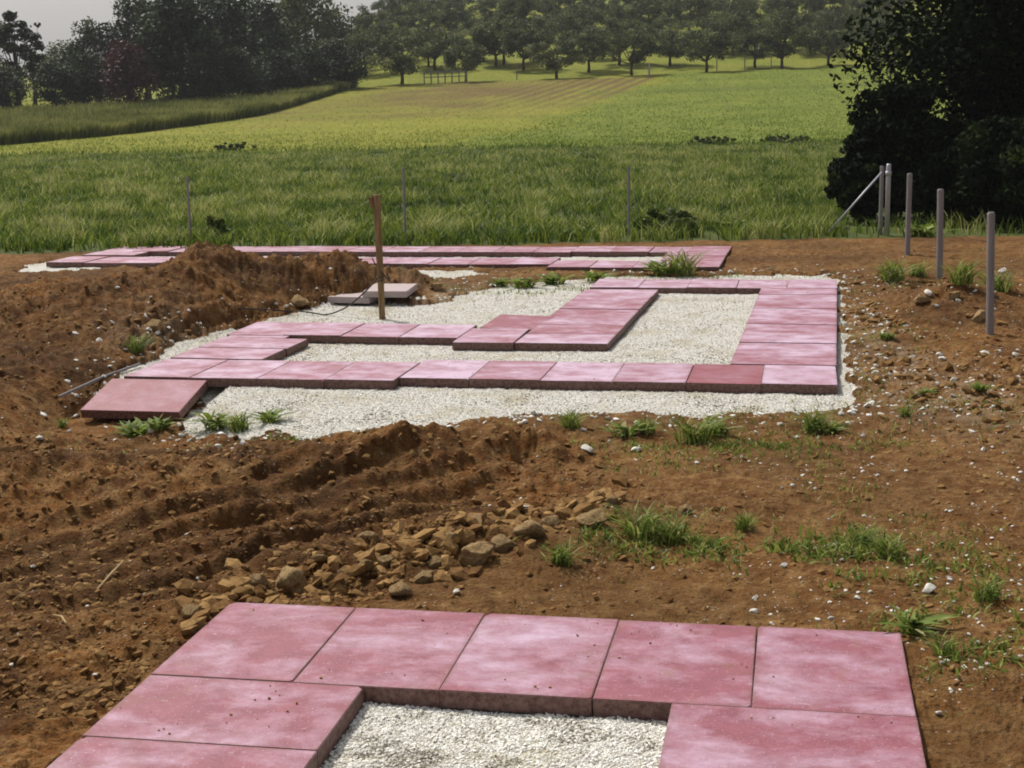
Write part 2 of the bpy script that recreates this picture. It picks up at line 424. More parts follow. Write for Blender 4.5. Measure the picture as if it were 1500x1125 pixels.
# slab concrete
M_slab = NT('red_concrete', .62, .4); t = M_slab; co = t.n('TexCoord').outputs['Object']
oi = t.n('ObjectInfo'); va = t.n('VectorMath', operation='MULTIPLY_ADD'); t.l(co, va.inputs[0]); va.inputs[1].default_value = (1, 1, 1)
cmb = t.n('CombineXYZ'); t.l(t.math('MULTIPLY', oi.outputs['Random'], 57.0), cmb.inputs[0]); t.l(t.math('MULTIPLY', oi.outputs['Random'], 91.0), cmb.inputs[1])
t.l(cmb.outputs[0], va.inputs[2]); c = va.outputs[0]
blm = t.attr('bloom', True)
c2 = t.scale(c, (1.0, 1.45, 1.0))
big = t.noise(c2, 3.1, 6, .68, .25); mid = t.noise(c, 11, 5, .65); fin = t.noise(c, 260, 3, .7); grain = t.noise(c, 90, 3, .7)
red = t.mix(t.ramp(mid, [(.3, 0.), (.7, 1.)]), (.205, .036, .058), (.315, .075, .105))
red = t.mix(t.ramp(fin, [(.38, .55), (.55, 0.)]), red, (.10, .022, .025))
f1 = t.math('SUBTRACT', t.math('ADD', t.math('ADD', t.math('MULTIPLY', big, 2.2), t.math('MULTIPLY', mid, .6)), t.math('MULTIPLY', blm, .62)), 1.60)
f1 = t.ramp(f1, [(.0, .06), (.30, .30), (.75, .80)])
red = t.mix(f1, red, (.58, .45, .58))
scr = t.noise(t.scale(c, (1.5, 7, 1)), 9, 4, .6, 1.5)
red = t.mix(t.math('MULTIPLY', t.ramp(scr, [(.66, 0.), (.70, 1.)]), .35), red, (.62, .50, .52))
red = t.mix(t.ramp(t.noise(c, 4.5, 3, .6), [(.58, 0.), (.75, .35)]), red, (.20, .06, .05))
# cast sides show grey-brown aggregate
gn = t.n('NewGeometry'); sx = t.n('SeparateXYZ'); ob = t.n('VectorTransform'); ob.vector_type = 'NORMAL'; ob.convert_from = 'WORLD'; ob.convert_to = 'OBJECT'
t.l(gn.outputs['True Normal'], ob.inputs[0]); t.l(ob.outputs[0], sx.inputs[0])
side = t.math('LESS_THAN', sx.outputs[2], .5)
sidec = t.mix(t.ramp(t.noise(c, 60, 4, .7), [(.35, 0.), (.6, 1.)]), (.085, .032, .028), (.20, .115, .095))
dst = t.noise(c, 34, 5, .8); red = t.mix(t.ramp(dst, [(.60, 0.), (.68, .5)]), red, (.50, .36, .36)); red = t.mix(t.math('MULTIPLY', t.ramp(t.noise(c, 7, 5, .7, 1.0), [(.56, 0.), (.66, 1.)]), .35), red, (.22, .10, .065))
gen = t.n('TexCoord').outputs['Generated']; sg = t.n('SeparateXYZ'); t.l(gen, sg.inputs[0])
ex = t.math('MINIMUM', t.math('MINIMUM', sg.outputs[0], t.math('SUBTRACT', 1.0, sg.outputs[0])), t.math('MINIMUM', sg.outputs[1], t.math('SUBTRACT', 1.0, sg.outputs[1])))
edg = t.math('ADD', ex, t.math('MULTIPLY', t.math('SUBTRACT', t.noise(c, 16, 5, .75), .5), .16))
red = t.mix(t.ramp(edg, [(.0, .40), (.03, .0)]), red, (.16, .07, .045))
red = t.mix(t.ramp(t.noise(c, 150, 2, .5), [(.66, 0.), (.72, .6)]), red, (.62, .55, .56))
red = t.mix(t.math('MULTIPLY', t.attr('dark', True), .75), red, (.22, .038, .048))
t.col(t.mix(side, red, sidec)); t.bump(t.math('ADD', grain, t.math('MULTIPLY', fin, .5)), .0018, .7)
# plants
def leafmat(name, st, back=.3, rough=.6):
    t = NT(name, rough, .25); c = t.ramp(t.attr('tint'), st); t.col(c); t.leafy(c, back); return t.m
M_grass = leafmat('meadow_grass', [(0., (.022, .046, .006)), (.42, (.078, .134, .014)), (.80, (.200, .250, .030)), (1., (.38, .38, .14))], .42)
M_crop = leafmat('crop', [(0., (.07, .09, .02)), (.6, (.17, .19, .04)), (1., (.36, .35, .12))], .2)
M_weed = leafmat('weed_leaf', [(0., (.06, .10, .015)), (.5, (.17, .235, .035)), (.85, (.34, .38, .09)), (1., (.42, .36, .18))], .4)
M_tree = leafmat('tree_leaves', [(0., (.016, .024, .009)), (.6, (.042, .058, .020)), (1., (.11, .13, .045))], .22)
M_tree2 = leafmat('orchard_leaves', [(0., (.040, .052, .018)), (.6, (.105, .125, .042)), (1., (.25, .26, .10))], .35)
M_bram = leafmat('bramble_leaves', [(0., (.04, .06, .012)), (.6, (.10, .14, .024)), (1., (.22, .25, .06))], .35)
M_copper = leafmat('copper_leaves', [(0., (.04, .016, .015)), (.6, (.085, .033, .028)), (1., (.13, .06, .05))], .18)
M_dark = leafmat('dark_leaves', [(0., (.006, .010, .004)), (.6, (.013, .022, .006)), (.85, (.035, .055, .014)), (1., (.10, .13, .03))], .15, .85)  # backlit shade and scattered lit leaves put into the colour ramp
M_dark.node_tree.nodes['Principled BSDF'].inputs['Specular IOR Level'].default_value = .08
t = NT('bark', .95, .1); c = t.coord(True); a = t.noise(t.scale(c, (6, 6, 1.2)), 6, 4); t.col(t.mix(a, (.045, .032, .022), (.11, .085, .06))); t.bump(a, .02); M_bark = t.m
t = NT('stake_wood', .85, .2); c = t.coord(True); a = t.noise(t.scale(c, (30, 30, 2)), 3, 4); t.col(t.mix(t.ramp(a, [(.35, 0.), (.65, 1.)]), (.13, .080, .035), (.30, .20, .095))); t.bump(a, .003); M_wood = t.m
t = NT('grey_wood', .9, .15); c = t.coord(True); a = t.noise(t.scale(c, (30, 30, 2)), 3, 4); t.col(t.mix(a, (.17, .155, .155), (.34, .32, .32))); t.bump(a, .003); M_greyw = t.m
t = NT('galvanised', .5, .4); c = t.coord(True); a = t.noise(c, 18, 3); t.col(t.mix(a, (.34, .35, .38), (.52, .53, .56))); t.b.inputs['Metallic'].default_value = .35; M_galv = t.m
t = NT('wire', .7, .3); t.col((.05, .035, .028)); M_wire = t.m
t = NT('grey_concrete', .85, .25); c = t.coord(True); a = t.noise(c, 20, 4); t.col(t.mix(a, (.34, .27, .26), (.50, .42, .42))); t.bump(a, .003); M_conc = t.m
t = NT('straw', .8, .2); t.col((.46, .34, .17)); M_straw = t.m
M_soil, M_grav, M_peb, M_brown, M_clod, M_white, M_slab = [x.m for x in (M_soil, M_grav, M_peb, M_brown, M_clod, M_white, M_slab)]
# meadow and field ground
t = NT('meadow_soil', .95, .1); c = t.coord(); a = t.noise(c, 2, 5); t.col(t.mix(a, (.045, .055, .018), (.09, .11, .03))); t.bump(a, .05); M_mead = t.m
t = NT('field_cover', .95, .1); c = t.coord(); a = t.noise(t.scale(c, (1, 1, 1)), 3.5, 6, .7); b = t.noise(c, .25, 4, .6)
green = t.mix(t.ramp(b, [(.35, 0.), (.65, 1.)]), (.120, .165, .022), (.165, .205, .030))
yel = t.mix(t.ramp(b, [(.35, 0.), (.65, 1.)]), (.205, .215, .024), (.265, .250, .036))
k = t.mix(t.attr('yellow'), green, yel)
k = t.mix(t.attr('tilled'), k, (.15, .085, .04))
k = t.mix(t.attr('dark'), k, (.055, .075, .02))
k = t.mix(t.ramp(a, [(.36, .65), (.55, 0.)]), k, (.06, .085, .018))
k = t.mix(t.ramp(a, [(.6, 0.), (.75, .4)]), k, (.24, .26, .08))
t.col(k); t.bump(a, .12, .8); M_field = t.m

# ------------------------------------------------------------------ the ground
def build_ground():
    v = [2.0]
    while v[-1] < 17.5: v.append(v[-1] * 1.0034 + .0)
    while v[-1] < 60: v.append(v[-1] * 1.009)
    while v[-1] < 130: v.append(v[-1] * 1.006)
    while v[-1] < 2500: v.append(v[-1] * 1.06)
    v = np.array([-8, -5, -3, -1.5, -.5, .3, 1.0, 1.5] + v)
    b = np.concatenate([-np.geomspace(3.2, .415, 34)[:-1], np.linspace(-.41, .41, 1020), np.geomspace(.415, 3.2, 34)[1:]])
    VV, BB = np.meshgrid(v, b, indexing='ij')
    s = BB * np.maximum(VV, 2.0)
    X, Y = xy(s, VV); sh = X.shape
    X = X.ravel(); Y = Y.ravel(); s = s.ravel(); vv = VV.ravel()
    z, g, L, win = H(X, Y)
    z = foot(X, Y, z)
    nr, nc = sh
    idx = np.arange(nr * nc).reshape(sh)
    Q = np.stack([idx[:-1, :-1], idx[:-1, 1:], idx[1:, 1:], idx[1:, :-1]], -1).reshape(-1, 4)
    fs = s[Q].mean(1); fv = vv[Q].mean(1); fX = X[Q].mean(1); fY = Y[Q].mean(1)
    me_edge = meadow_edge(fs)
    fg = g[Q].all(1) & (fv < 17) & (fv > .3)
    cls = np.where(fg, 1, 0)
    cls = np.where(fv > me_edge, 2, cls)
    edge2 = far_edge(fs)
    cls = np.where(fv > edge2, 3, cls)
    V = np.stack([X, Y, z], 1)
    # field colours
    fbl = fbm(X * .18, Y * .18, 3, 55)
    q = s - .277 * vv + 6.4
    # tilled strip: fades in towards the top, bounded right by its edge line
    edge = -12.6 + 0 * s
    right = 1 - sstep(-.6, .3, q + 12.9)
    left = sstep(-37, -24, q + 3 * fbl)
    up = sstep(76, 98, vv + 5 * fbl - .35 * s) * (1 - sstep(110, 112, vv + .1 * s))
    stripes = .55 + .45 * np.sin(q * 2 * np.pi / 1.05) * sstep(-24, -16, q)
    tilled = right * left * up * np.clip(stripes * 1.1 + .1 + .3 * fbl, 0, .95)
    yellow = np.clip((1 - sstep(-14.5, -10, q + 2.2 * fbl)) * .8 + .22, 0, 1)
    yellow = yellow * (1 - sstep(110, 116, vv)) + .65 * sstep(110, 116, vv)
    tram = np.maximum(0, np.sin((s - .05 * vv) * 2 * np.pi / 6.5) - .93) * 8 * (q > -12) * (vv < 105)
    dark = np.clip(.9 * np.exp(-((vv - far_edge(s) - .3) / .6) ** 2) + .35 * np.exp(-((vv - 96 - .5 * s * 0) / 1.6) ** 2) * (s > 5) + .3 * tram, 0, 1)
    pale = np.zeros(len(X))
    p = gp(680, 440); a_, b_ = sv(p[0], p[1]); pale += .5 * bump(s, vv, a_, b_, .55, .9)
    p = gp(1400, 590); a_, b_ = sv(p[0], p[1]); pale += .30 * bump(s, vv, a_, b_, .45, .9)
    p = gp(1290, 510); a_, b_ = sv(p[0], p[1]); pale += .30 * bump(s, vv, a_, b_, .2, 1.5)
    p = gp(270, 510); a_, b_ = sv(p[0], p[1]); pale += .35 * bump(s, vv, a_, b_, .4, .6)
    pale *= np.clip(.7 + 1.2 * fbm(X * 6, Y * 6, 3, 71), 0, 1.4)
    names = ['ground', 'gravel_bed', 'meadow', 'field']; mats = [M_soil, M_grav, M_mead, M_field]
    for k in range(4):
        f = Q[cls == k]; u, inv = np.unique(f, return_inverse=True); f = inv.reshape(-1, 4)
        at_ = {}
        if k == 0: at_ = {'loose': L[u], 'pale': pale[u]}
        if k == 3: at_ = {'tilled': tilled[u], 'yellow': yellow[u], 'dark': dark[u]}
        o = link(names[k], mesh_np(names[k], V[u], [f], mats[k], at_, True)); o['kind'] = 'structure'
build_ground()

# ------------------------------------------------------------------ slabs
def slab_mesh(du, dw, th=.05, ch=0.002, gap=.0009, mat=None, chips=0):
    bm = bmesh.new(); bmesh.ops.create_cube(bm, size=1)
    for v in bm.verts: v.co = Vector((v.co.x * (du - 2 * gap), v.co.y * (dw - 2 * gap), v.co.z * th - th / 2))
    bmesh.ops.bevel(bm, geom=[e for e in bm.edges], offset=ch, segments=2, affect='EDGES')
    if chips:
        rr = random.Random(chips * 31 + int(du * 100))
        for _ in range((chips + 1) // 2):
            sx_, sy_ = rr.choice((-1, 1)), rr.choice((-1, 1)); cut = rr.uniform(.004, .011)
            if True: nn = Vector((sx_, sy_ * rr.uniform(.5, 1.2), rr.uniform(.6, 1.6))).normalized(); p0 = Vector((sx_ * du / 2, sy_ * dw / 2, 0))
            res = bmesh.ops.bisect_plane(bm, geom=bm.verts[:] + bm.edges[:] + bm.faces[:], plane_co=p0 - nn * (cut + .002), plane_no=nn, clear_outer=True)
            bmesh.ops.holes_fill(bm, edges=[e for e in res['geom_cut'] if isinstance(e, bmesh.types.BMEdge)])
    me = bpy.data.meshes.new('paver'); bm.to_mesh(me); bm.free(); me.materials.append(mat or M_slab); return me
SM = {}
for f, u0, w0, du, dw, lab, bb in S:
    k = (du, dw, random.choice((0, 1, 2, 3, 4)))
    if k not in SM: SM[k] = slab_mesh(du, dw, chips=k[2])
    o_, th = FR[f]; j = [0.0012, .004, .005][f]
    X, Y = plot_world(o_, th, u0 + du / 2 + random.uniform(-j, j) * .5, w0 + dw / 2 + random.uniform(-j, j))
    o = link('paver', SM[k], None, (X, Y, random.uniform(-.0015, .0015) * (1 + f)))
    o.rotation_euler = (random.gauss(0, .0015), random.gauss(0, .0015), th + random.gauss(0, .002) - (SKEW if f == 1 and du > .5 else 0))
    o['dark'] = .7 if 'darkest' in lab else 0.0
    o['bloom'] = float(bb + (.36 if f == 1 else .2 if f else 0.05))  # bloom, plus grazing-angle sheen painted in as extra whiteness on the middle frame
    tag(o, lab, 'paver', 'slabs of the %s frame' % ['nearest', 'middle', 'farthest'][f])
# the tilted ramp slab at the front left
ua, wa = -3.77, -.085
pa = plot_world(MO, MT, ua, wa)
o = link('paver', slab_mesh(.58, .42, .05), None)
th_ = MT; tilt = math.radians(14)
cx_, cy2 = plot_world(MO, MT, ua, wa - .21 * math.cos(tilt) - .03)
o.location = (cx_, cy2, -.012 - .21 * math.sin(tilt)); o.rotation_euler = (tilt, 0, th_); o['bloom'] = .5; o['dark'] = .6
tag(o, 'dark red slab tilted towards the viewer at the front left corner of the middle frame', 'paver')
# loose slabs by the stake
def loose_slab(px, py, v, z, du, dw, rz, lab, tx=0.0):
    p = at(px, py, v); o = link('paver', slab_mesh(du, dw, .05, .004, .002, M_conc), None, (p[0], p[1], z)); o.rotation_euler = (tx, 0, rz)
    tag(o, lab, 'paver', 'loose slabs behind the wooden stake'); return o
loose_slab(525, 436, 11.9, .022, .36, .42, MT - .1, 'greyish loose slab lying flat on the gravel behind the wooden stake')
loose_slab(572, 430, 11.85, .075, .36, .42, MT + .05, 'greyish loose slab propped on another one behind the wooden stake', .03)
u, w_ = -2.2, 2.1
X, Y = plot_world(MO, MT, -2.17, 2.07)
o = link('paver', slab_mesh(.4, .6, chips=2), None, (X, Y, .0)); o.rotation_euler = (.015, .02, MT - .04); o['bloom'] = .35
X, Y = plot_world(MO, MT, -2.17, 2.17); o.location = (X, Y, .003)
tag(o, 'dark pink slab left of the inner arm, sticking out behind the short row', 'paver')

# ------------------------------------------------------------------ stones and soil crumbs
def ico(sub):
    bm = bmesh.new(); bmesh.ops.create_icosphere(bm, subdivisions=sub, radius=1)
    V = np.array([v.co[:] for v in bm.verts]); Fc = np.array([[v.index for v in f.verts] for f in bm.faces]); bm.free(); return V, Fc
I1, I1F = ico(1); I3, I3F = ico(4)
def rock_mesh(seed, flat=.7, rough=.3, cuts=9, mat=None):
    r = np.random.default_rng(seed); V = I3.copy()
    for _ in range(cuts + 8):                       # chop planes give broken facets
        n = r.normal(size=3); n /= np.linalg.norm(n); d_ = r.uniform(.42, .85)
        t = V @ n - d_; V = V - np.outer(np.clip(t, 0, None) * 1.0, n)
    n_ = fbm(V[:, 0] * 2.2 + seed, V[:, 1] * 2.2 + V[:, 2] * 1.7, 4, seed) * rough * .28 + fbm(V[:, 2] * 5 + seed, V[:, 0] * 5 - V[:, 1] * 3, 3, seed + 9) * rough * .15
    V = V * (1 + n_)[:, None] * np.array([1, r.uniform(.7, .95), flat])
    return mesh_np('stone', V, [I3F], mat, None, True)
def scatter_bits(name, n, sampler, rmin, rmax, mat, tintf=None, sink=.35, power=2.2):
    X, Y = sampler(n); n = len(X)
    z, g, L, win = H(X, Y)
    r = rmin + (rmax - rmin) * rng.random(n) ** power
    t = rng.random((n, 1))
    sc = r[:, None] * np.stack([rng.uniform(.75, 1.25, n), rng.uniform(.75, 1.25, n), rng.uniform(.45, .85, n)], 1)
    base = I1[None] * (1 + .20 * rng.normal(size=(n, len(I1), 1)).clip(-1.3, 1.3)) + .09 * rng.normal(size=(n, len(I1), 3))
    V = base * sc[:, None, :]
    an = rng.random(n) * 2 * np.pi; c, s = np.cos(an)[:, None], np.sin(an)[:, None]
    Vx = V[..., 0] * c - V[..., 1] * s; Vy = V[..., 0] * s + V[..., 1] * c
    tl = rng.normal(0, .35, n)[:, None]; Vz = V[..., 2] + Vx * np.sin(tl)
    V = np.stack([Vx + X[:, None], Vy + Y[:, None], Vz + (z + r * (.5 - sink))[:, None]], -1).reshape(-1, 3)
    Fc = (I1F[None] + (np.arange(n) * len(I1))[:, None, None]).reshape(-1, 3)
    tint = np.repeat(tintf(X, Y) if tintf else rng.random(n), len(I1))
    return mesh_np(name, V, [Fc], mat, {'tint': np.clip(tint, 0, 1)}, False)
def fan(n, v0, v1, b0=-.40, b1=.40):
    v = v0 * (v1 / v0) ** rng.random(n); b = rng.uniform(b0, b1, n)
    return xy(b * v, v)
def samp_gravel(n):
    X, Y = fan(n * 4, 3.4, 14.5); k = gravel_mask(X, Y) & ~slab_mask(X, Y, .004)
    return X[k][:n], Y[k][:n]
def samp_near(n):
    X = rng.uniform(-1.4, -.6, n); Y = rng.uniform(-1.6, -.6, n); return X, Y
def samp_gedge(n):          # stray pebbles around the gravel beds
    X, Y = fan(n * 6, 5, 14); a = rng.normal(0, .16, len(X)); b = rng.normal(0, .3, len(X))
    k = gravel_mask(X, Y) & ~gravel_mask(X + a, Y + b) & ~slab_mask(X + a, Y + b, .01)
    return (X + a)[k][:n], (Y + b)[k][:n]
def samp_pebs(n):           # thin sprinkle over the settled soil, denser on the right
    X, Y = fan(n * 4, 3.6, 15); s, v = sv(X, Y)
    b = s / v; dens = .12 + .75 * sstep(.05, .28, b) + .5 * np.exp(-((v - 8.3) / 1.6) ** 2) * (b > .2)
    k = ~gravel_mask(X, Y) & ~slab_mask(X, Y, .01) & (rng.random(len(X)) < dens) & (fbm(X * 1.6, Y * 1.6, 2, 88) > -.25)
    return X[k][:n], Y[k][:n]
def samp_crumb(n):
    X, Y = fan(n * 4, 3.6, 16); s, v = sv(X, Y); L = loose(s, v)
    k = ~gravel_mask(X, Y) & ~slab_mask(X, Y, .02) & (rng.random(len(X)) < .18 + L)
    return X[k][:n], Y[k][:n]
tag(link('gravel', scatter_bits('gravel', 75000, samp_gravel, .0025, .0065, M_peb, lambda X, Y: np.clip(rng.random(len(X)) ** .7 - .55 * sstep(.1, .6, fbm(X * 2.2, Y * 2.2, 4, 47)), 0, 1))), 'loose white gravel chippings covering the beds inside and around the slab frames', 'gravel', None, 'stuff')
o = tag(link('gravel', scatter_bits('gravel', 20000, samp_near, .0022, .0058, M_peb, lambda X, Y: np.clip(rng.random(len(X)) ** .6 - .75 * sstep(.05, .5, fbm(X * 5, Y * 5, 3, 46)) + .06, 0, 1))), 'coarse white gravel inside the nearest slab frame', 'gravel', None, 'stuff')
tag(link('pebbles', scatter_bits('pebbles', 5200, samp_gedge, .006, .02, M_peb, lambda X, Y: rng.random(len(X)))), 'pale pebbles strayed from the gravel onto the brown soil', 'pebbles', None, 'stuff')
tag(link('pebbles', scatter_bits('pebbles', 2600, samp_pebs, .002, .010, M_peb, lambda X, Y: rng.random(len(X)) * .85, power=4)), 'small white pebbles sprinkled over the settled brown soil', 'pebbles', None, 'stuff')
tag(link('soil_crumbs', scatter_bits('soil_crumbs', 26000, samp_crumb, .003, .019, M_clod, lambda X, Y: .30 + .45 * rng.random(len(X)) + .3 * fbm(X * 2, Y * 2, 2, 5), power=6, sink=.55)), 'brown crumbs of dug earth strewn over the heaps and ruts', 'soil', None, 'stuff')

def samp_rub(n):
    C = [(1285, 470, .12, .5), (1300, 540, .16, .5), (1400, 450, .3, .5), (1370, 560, .4, .35), (1440, 610, .3, .3), (1330, 420, .3, .4), (255, 505, .25, .3), (1480, 560, .2, .5)]
    X = []; Y = []
    for a, b, rs, rv in C:
        p = gp(a, b); q = sv(p[0], p[1]); m_ = n // len(C); x_, y_ = xy(q[0] + rng.normal(0, rs, m_), q[1] + rng.normal(0, rv, m_)); X.append(x_); Y.append(y_)
    X = np.concatenate(X); Y = np.concatenate(Y); k = ~slab_mask(X, Y, .02) & ~gravel_mask(X, Y); return X[k], Y[k]
tag(link('rubble', scatter_bits('rubble', 650, samp_rub, .005, .022, M_peb, lambda X, Y: rng.random(len(X)) * .55, power=3)), 'broken pale stones mixed into the churned soil beside the gravel', 'rubble', None, 'stuff')
tag(link('soil_crumbs', scatter_bits('soil_crumbs', 800, samp_rub, .006, .038, M_clod, lambda X, Y: .3 + .5 * rng.random(len(X)), power=2.5)), 'churned brown clods right of the middle frame', 'soil', None, 'stuff')
def samp_row(n):
    t = rng.random(n); px = 270 + 640 * t; py = 905 - 150 * t + rng.normal(0, 16, n)
    P = np.array([gp(a, b) for a, b in zip(px, py)]); k = ~slab_mask(P[:, 0], P[:, 1], .03); return P[k, 0], P[k, 1]
tag(link('soil_crumbs', scatter_bits('soil_crumbs', 620, samp_row, .008, .044, M_clod, lambda X, Y: .3 + .7 * rng.random(len(X)), power=2.3, sink=.45)), 'angular tan crumbs strewn between the larger clods behind the near frame', 'soil', None, 'stuff')
def on_slabs(n):
    X, Y = fan(n * 6, 3.4, 9); k = slab_mask(X, Y, -.01) & (fbm(X * 3, Y * 3, 2, 44) > .1); u, w_ = plot_local(MO, MT, X, Y)
    k &= ~((u < -3.42) & (w_ < 0) & (w_ > -.8)); return X[k][:n], Y[k][:n]
_X, _Y = on_slabs(420)
_k = dict(n=len(_X)); _H = H
H = lambda X, Y: (np.zeros(len(X)), 0, 0, 0)
tag(link('grit', scatter_bits('grit', len(_X), lambda n: (_X, _Y), .001, .005, M_clod, lambda X, Y: .5 + .5 * rng.random(len(X)), power=3, sink=.2)), 'fine grit and earth crumbs lying on the slabs', 'grit', None, 'stuff')
H = _H
RB = [rock_mesh(i + 3, .72, .45, 9, M_brown) for i in range(6)]
RW = [rock_mesh(i + 33, .75, .2, 7, M_white) for i in range(4)]
def gpt(px, py):
    """where the ray through a pixel meets the real ground"""
    d = ray(px, py); ts = np.linspace(3.2, 20, 500); k = d[0] * FH[0] + d[1] * FH[1]
    X = CX + d[0] * ts / k; Y = CY + d[1] * ts / k; Z = CH + d[2] * ts / k
    hz = H(X, Y)[0]; i = np.argmax(Z < hz)
    return X[i], Y[i], hz[i], ts[i]
def stone(px, py, wpx, white, lab, group, i, name='stone', flat=1.0):
    x, y, z, v = gpt(px, py); r = wpx / 2 / F * v * (1.1 if white else 1.3)
    o = link(name, (RW if white else RB)[i % (4 if white else 6)], None, (x, y, z + r * (.30 if white else .12)))
    o.scale = (r, r, r * flat); o.rotation_euler = (random.uniform(-.3, .3), random.uniform(-.3, .3), random.uniform(0, 6.28))
    tag(o, lab, 'stone' if white else 'clod', group)
BR = [(428, 862, 74, 'broad tan clod nearest the far left corner of the near frame, one of the largest'), (497, 852, 40, 'rounded clod just right of the broad tan clod'), (695, 826, 66, 'large upright clod with a black shadow in the middle of the clod row'),
      (736, 800, 40, 'flat-topped pale clod leaning on the large upright clod'), (782, 786, 48, 'bulky clod right of the flat-topped pale clod'), (866, 768, 52, 'reddish wedge clod at the right end of the clod row'), (893, 738, 22, 'small pale clod above the reddish wedge clod'),
      (745, 760, 40, 'pale crumbly clod above the bulky clod'), (565, 836, 34, 'round brown clod midway along the clod row'), (622, 850, 32, 'small brown clod left of the large upright clod'), (592, 872, 36, 'brown clod closest to the near frame edge'),
      (535, 842, 30, 'small dark clod between the rounded clods'), (376, 864, 36, 'clod left of the broad tan clod'), (284, 912, 34, 'lone tan clod beside the left corner of the near frame'), (660, 800, 34, 'dim clod behind the large upright clod'),
      (640, 832, 28, 'knobbly clod touching the large upright clod on its left'), (810, 772, 36, 'flat clod between the bulky and the wedge clod'), (700, 770, 32, 'low clod at the back of the clod row'), (540, 792, 30, 'yellowish clod on the last wheel rut'),
      (470, 820, 26, 'small clod behind the broad tan clod'), (1003, 752, 26, 'tan stone left behind in the weeds right of the clods'), (225, 482, 34, 'pale orange boulder on the left heap beside the middle frame'), (437, 452, 26, 'tan stone at the foot of the heap near the wire loop'),
      (640, 422, 22, 'dark clod at the right tip of the heap'), (1435, 470, 30, 'brown clod at the foot of the nearest fence post'), (1350, 445, 26, 'brown clod in the rubble left of the fence posts'), (1398, 440, 24, 'tan clod between two fence posts')]
for i, (a, b, c_, lab) in enumerate(BR): stone(a, b, c_, False, lab, 'clods of dug earth', i, 'soil_clod')
WH = [(860, 662, 20, 'larger of two white stones on the soil below the middle frame'), (931, 663, 19, 'right one of two white stones on the soil below the middle frame'), (1359, 870, 27, 'biggest white stone, double lump at the right of the near frame'), (1257, 880, 13, 'pointed white stone just beyond the near frame'),
      (1148, 834, 14, 'white stone on bare soil between weeds and near frame'), (1105, 900, 14, 'dull pale stone at the far edge of the near frame'), (1218, 911, 12, 'white stone touching the far edge of the near frame'), (668, 872, 14, 'white stone below the large upright clod'),
      (1106, 878, 12, 'small white stone above the dull pale stone'), (770, 748, 12, 'small white stone among the clods'), (1441, 521, 15, 'white stone below the nearest fence post'), (1488, 523, 12, 'white stone at the right edge near the fence post'), (1413, 987, 12, 'flat white stone right of the near frame'),
      (1374, 1053, 12, 'white stone beside the right edge of the near frame'), (173, 427, 10, 'tiny white stone high on the left heap'), (146, 502, 12, 'pale stone low on the left heap'), (1468, 400, 14, 'white stone in rubble beside the nearest post'), (1360, 432, 16, 'white stone between the middle posts'),
      (1265, 757, 8, 'tiny white stone on the open soil at right'), (1195, 805, 9, 'tiny white stone left of the grass patch'), (1440, 660, 9, 'tiny white stone near the right edge'), (1330, 905, 9, 'little white stone by the broad-leaved weed'), (48, 838, 9, 'tiny pale stone on dark soil at left')]
for i, (a, b, c_, lab) in enumerate(WH): stone(a, b, c_, True, lab, 'white stones on the soil', i, 'stone', .85)

# ------------------------------------------------------------------ blades and leaves
def blades(X, Y, Z, h, wd, lean, tint, seg=2, droop=.5):
    """bent tapering grass blades, numpy arrays in, one mesh out"""
    n = len(X); an = rng.random(n) * 2 * np.pi; fa = rng.random(n) * 2 * np.pi
    dx, dy = np.cos(an) * lean, np.sin(an) * lean; wx, wy = np.cos(fa) * wd / 2, np.sin(fa) * wd / 2
    V = []
    for k in range(seg):
        t = k / seg; q = t ** 1.8; hh = h * (t - .5 * droop * t * t); f = 1 - .45 * t
        V.append(np.stack([X + dx * q - wx * f, Y + dy * q - wy * f, Z + hh], 1)); V.append(np.stack([X + dx * q + wx * f, Y + dy * q + wy * f, Z + hh], 1))
    V.append(np.stack([X + dx, Y + dy, Z + h * (1 - .5 * droop)], 1))
    m_ = 2 * seg + 1; V = np.stack(V, 1).reshape(-1, 3); o = (np.arange(n) * m_)[:, None]
    fs = []
    if seg > 1:
        Q = np.concatenate([o + np.array([[2 * k, 2 * k + 1, 2 * k + 3, 2 * k + 2]]) for k in range(seg - 1)]); fs.append(Q)
    fs.append(o + np.array([[2 * seg - 2, 2 * seg - 1, 2 * seg]]))
    return V, fs, np.repeat(tint, m_)
def tuft_mesh(seed, n, r, h, wd, broad=False):
    global rng
    keep = rng; rng = np.random.default_rng(seed)
    a = rng.random(n) * 6.28; q = r * rng.random(n) ** .7 * .5
    X, Y = np.cos(a) * q, np.sin(a) * q
    hh = h * rng.uniform(.45, 1.1, n)
    V, fs, t_ = blades(X, Y, np.full(n, -.004), hh, wd * rng.uniform(.6, 1.3, n), r * rng.uniform(.2, 1.7, n), np.clip(rng.normal(.5, .28, n), 0, 1), 3 if not broad else 4, .9)
    if broad:                                    # broad leaves: widest half way
        m_ = 9; W = V.reshape(n, m_, 3)
        for k, f in ((0, .25), (1, .8), (2, 1.5), (3, 1.6)):
            mid_ = (W[:, 2 * k] + W[:, 2 * k + 1]) / 2
            for e in (0, 1): W[:, 2 * k + e] = mid_ + (W[:, 2 * k + e] - mid_) * f
        V = W.reshape(-1, 3)
    rng = keep
    return mesh_np('weed', V, fs, M_weed, {'tint': t_}, True)
TG = [tuft_mesh(i, 90, .11, .13, .008) for i in range(4)]          # fine grass tufts
TL = [tuft_mesh(i + 20, 44, .13, .11, .026, True) for i in range(4)]   # leafy weeds
TS = [tuft_mesh(i + 40, 9, .10, .15, .010) for i in range(3)]      # sparse seedlings
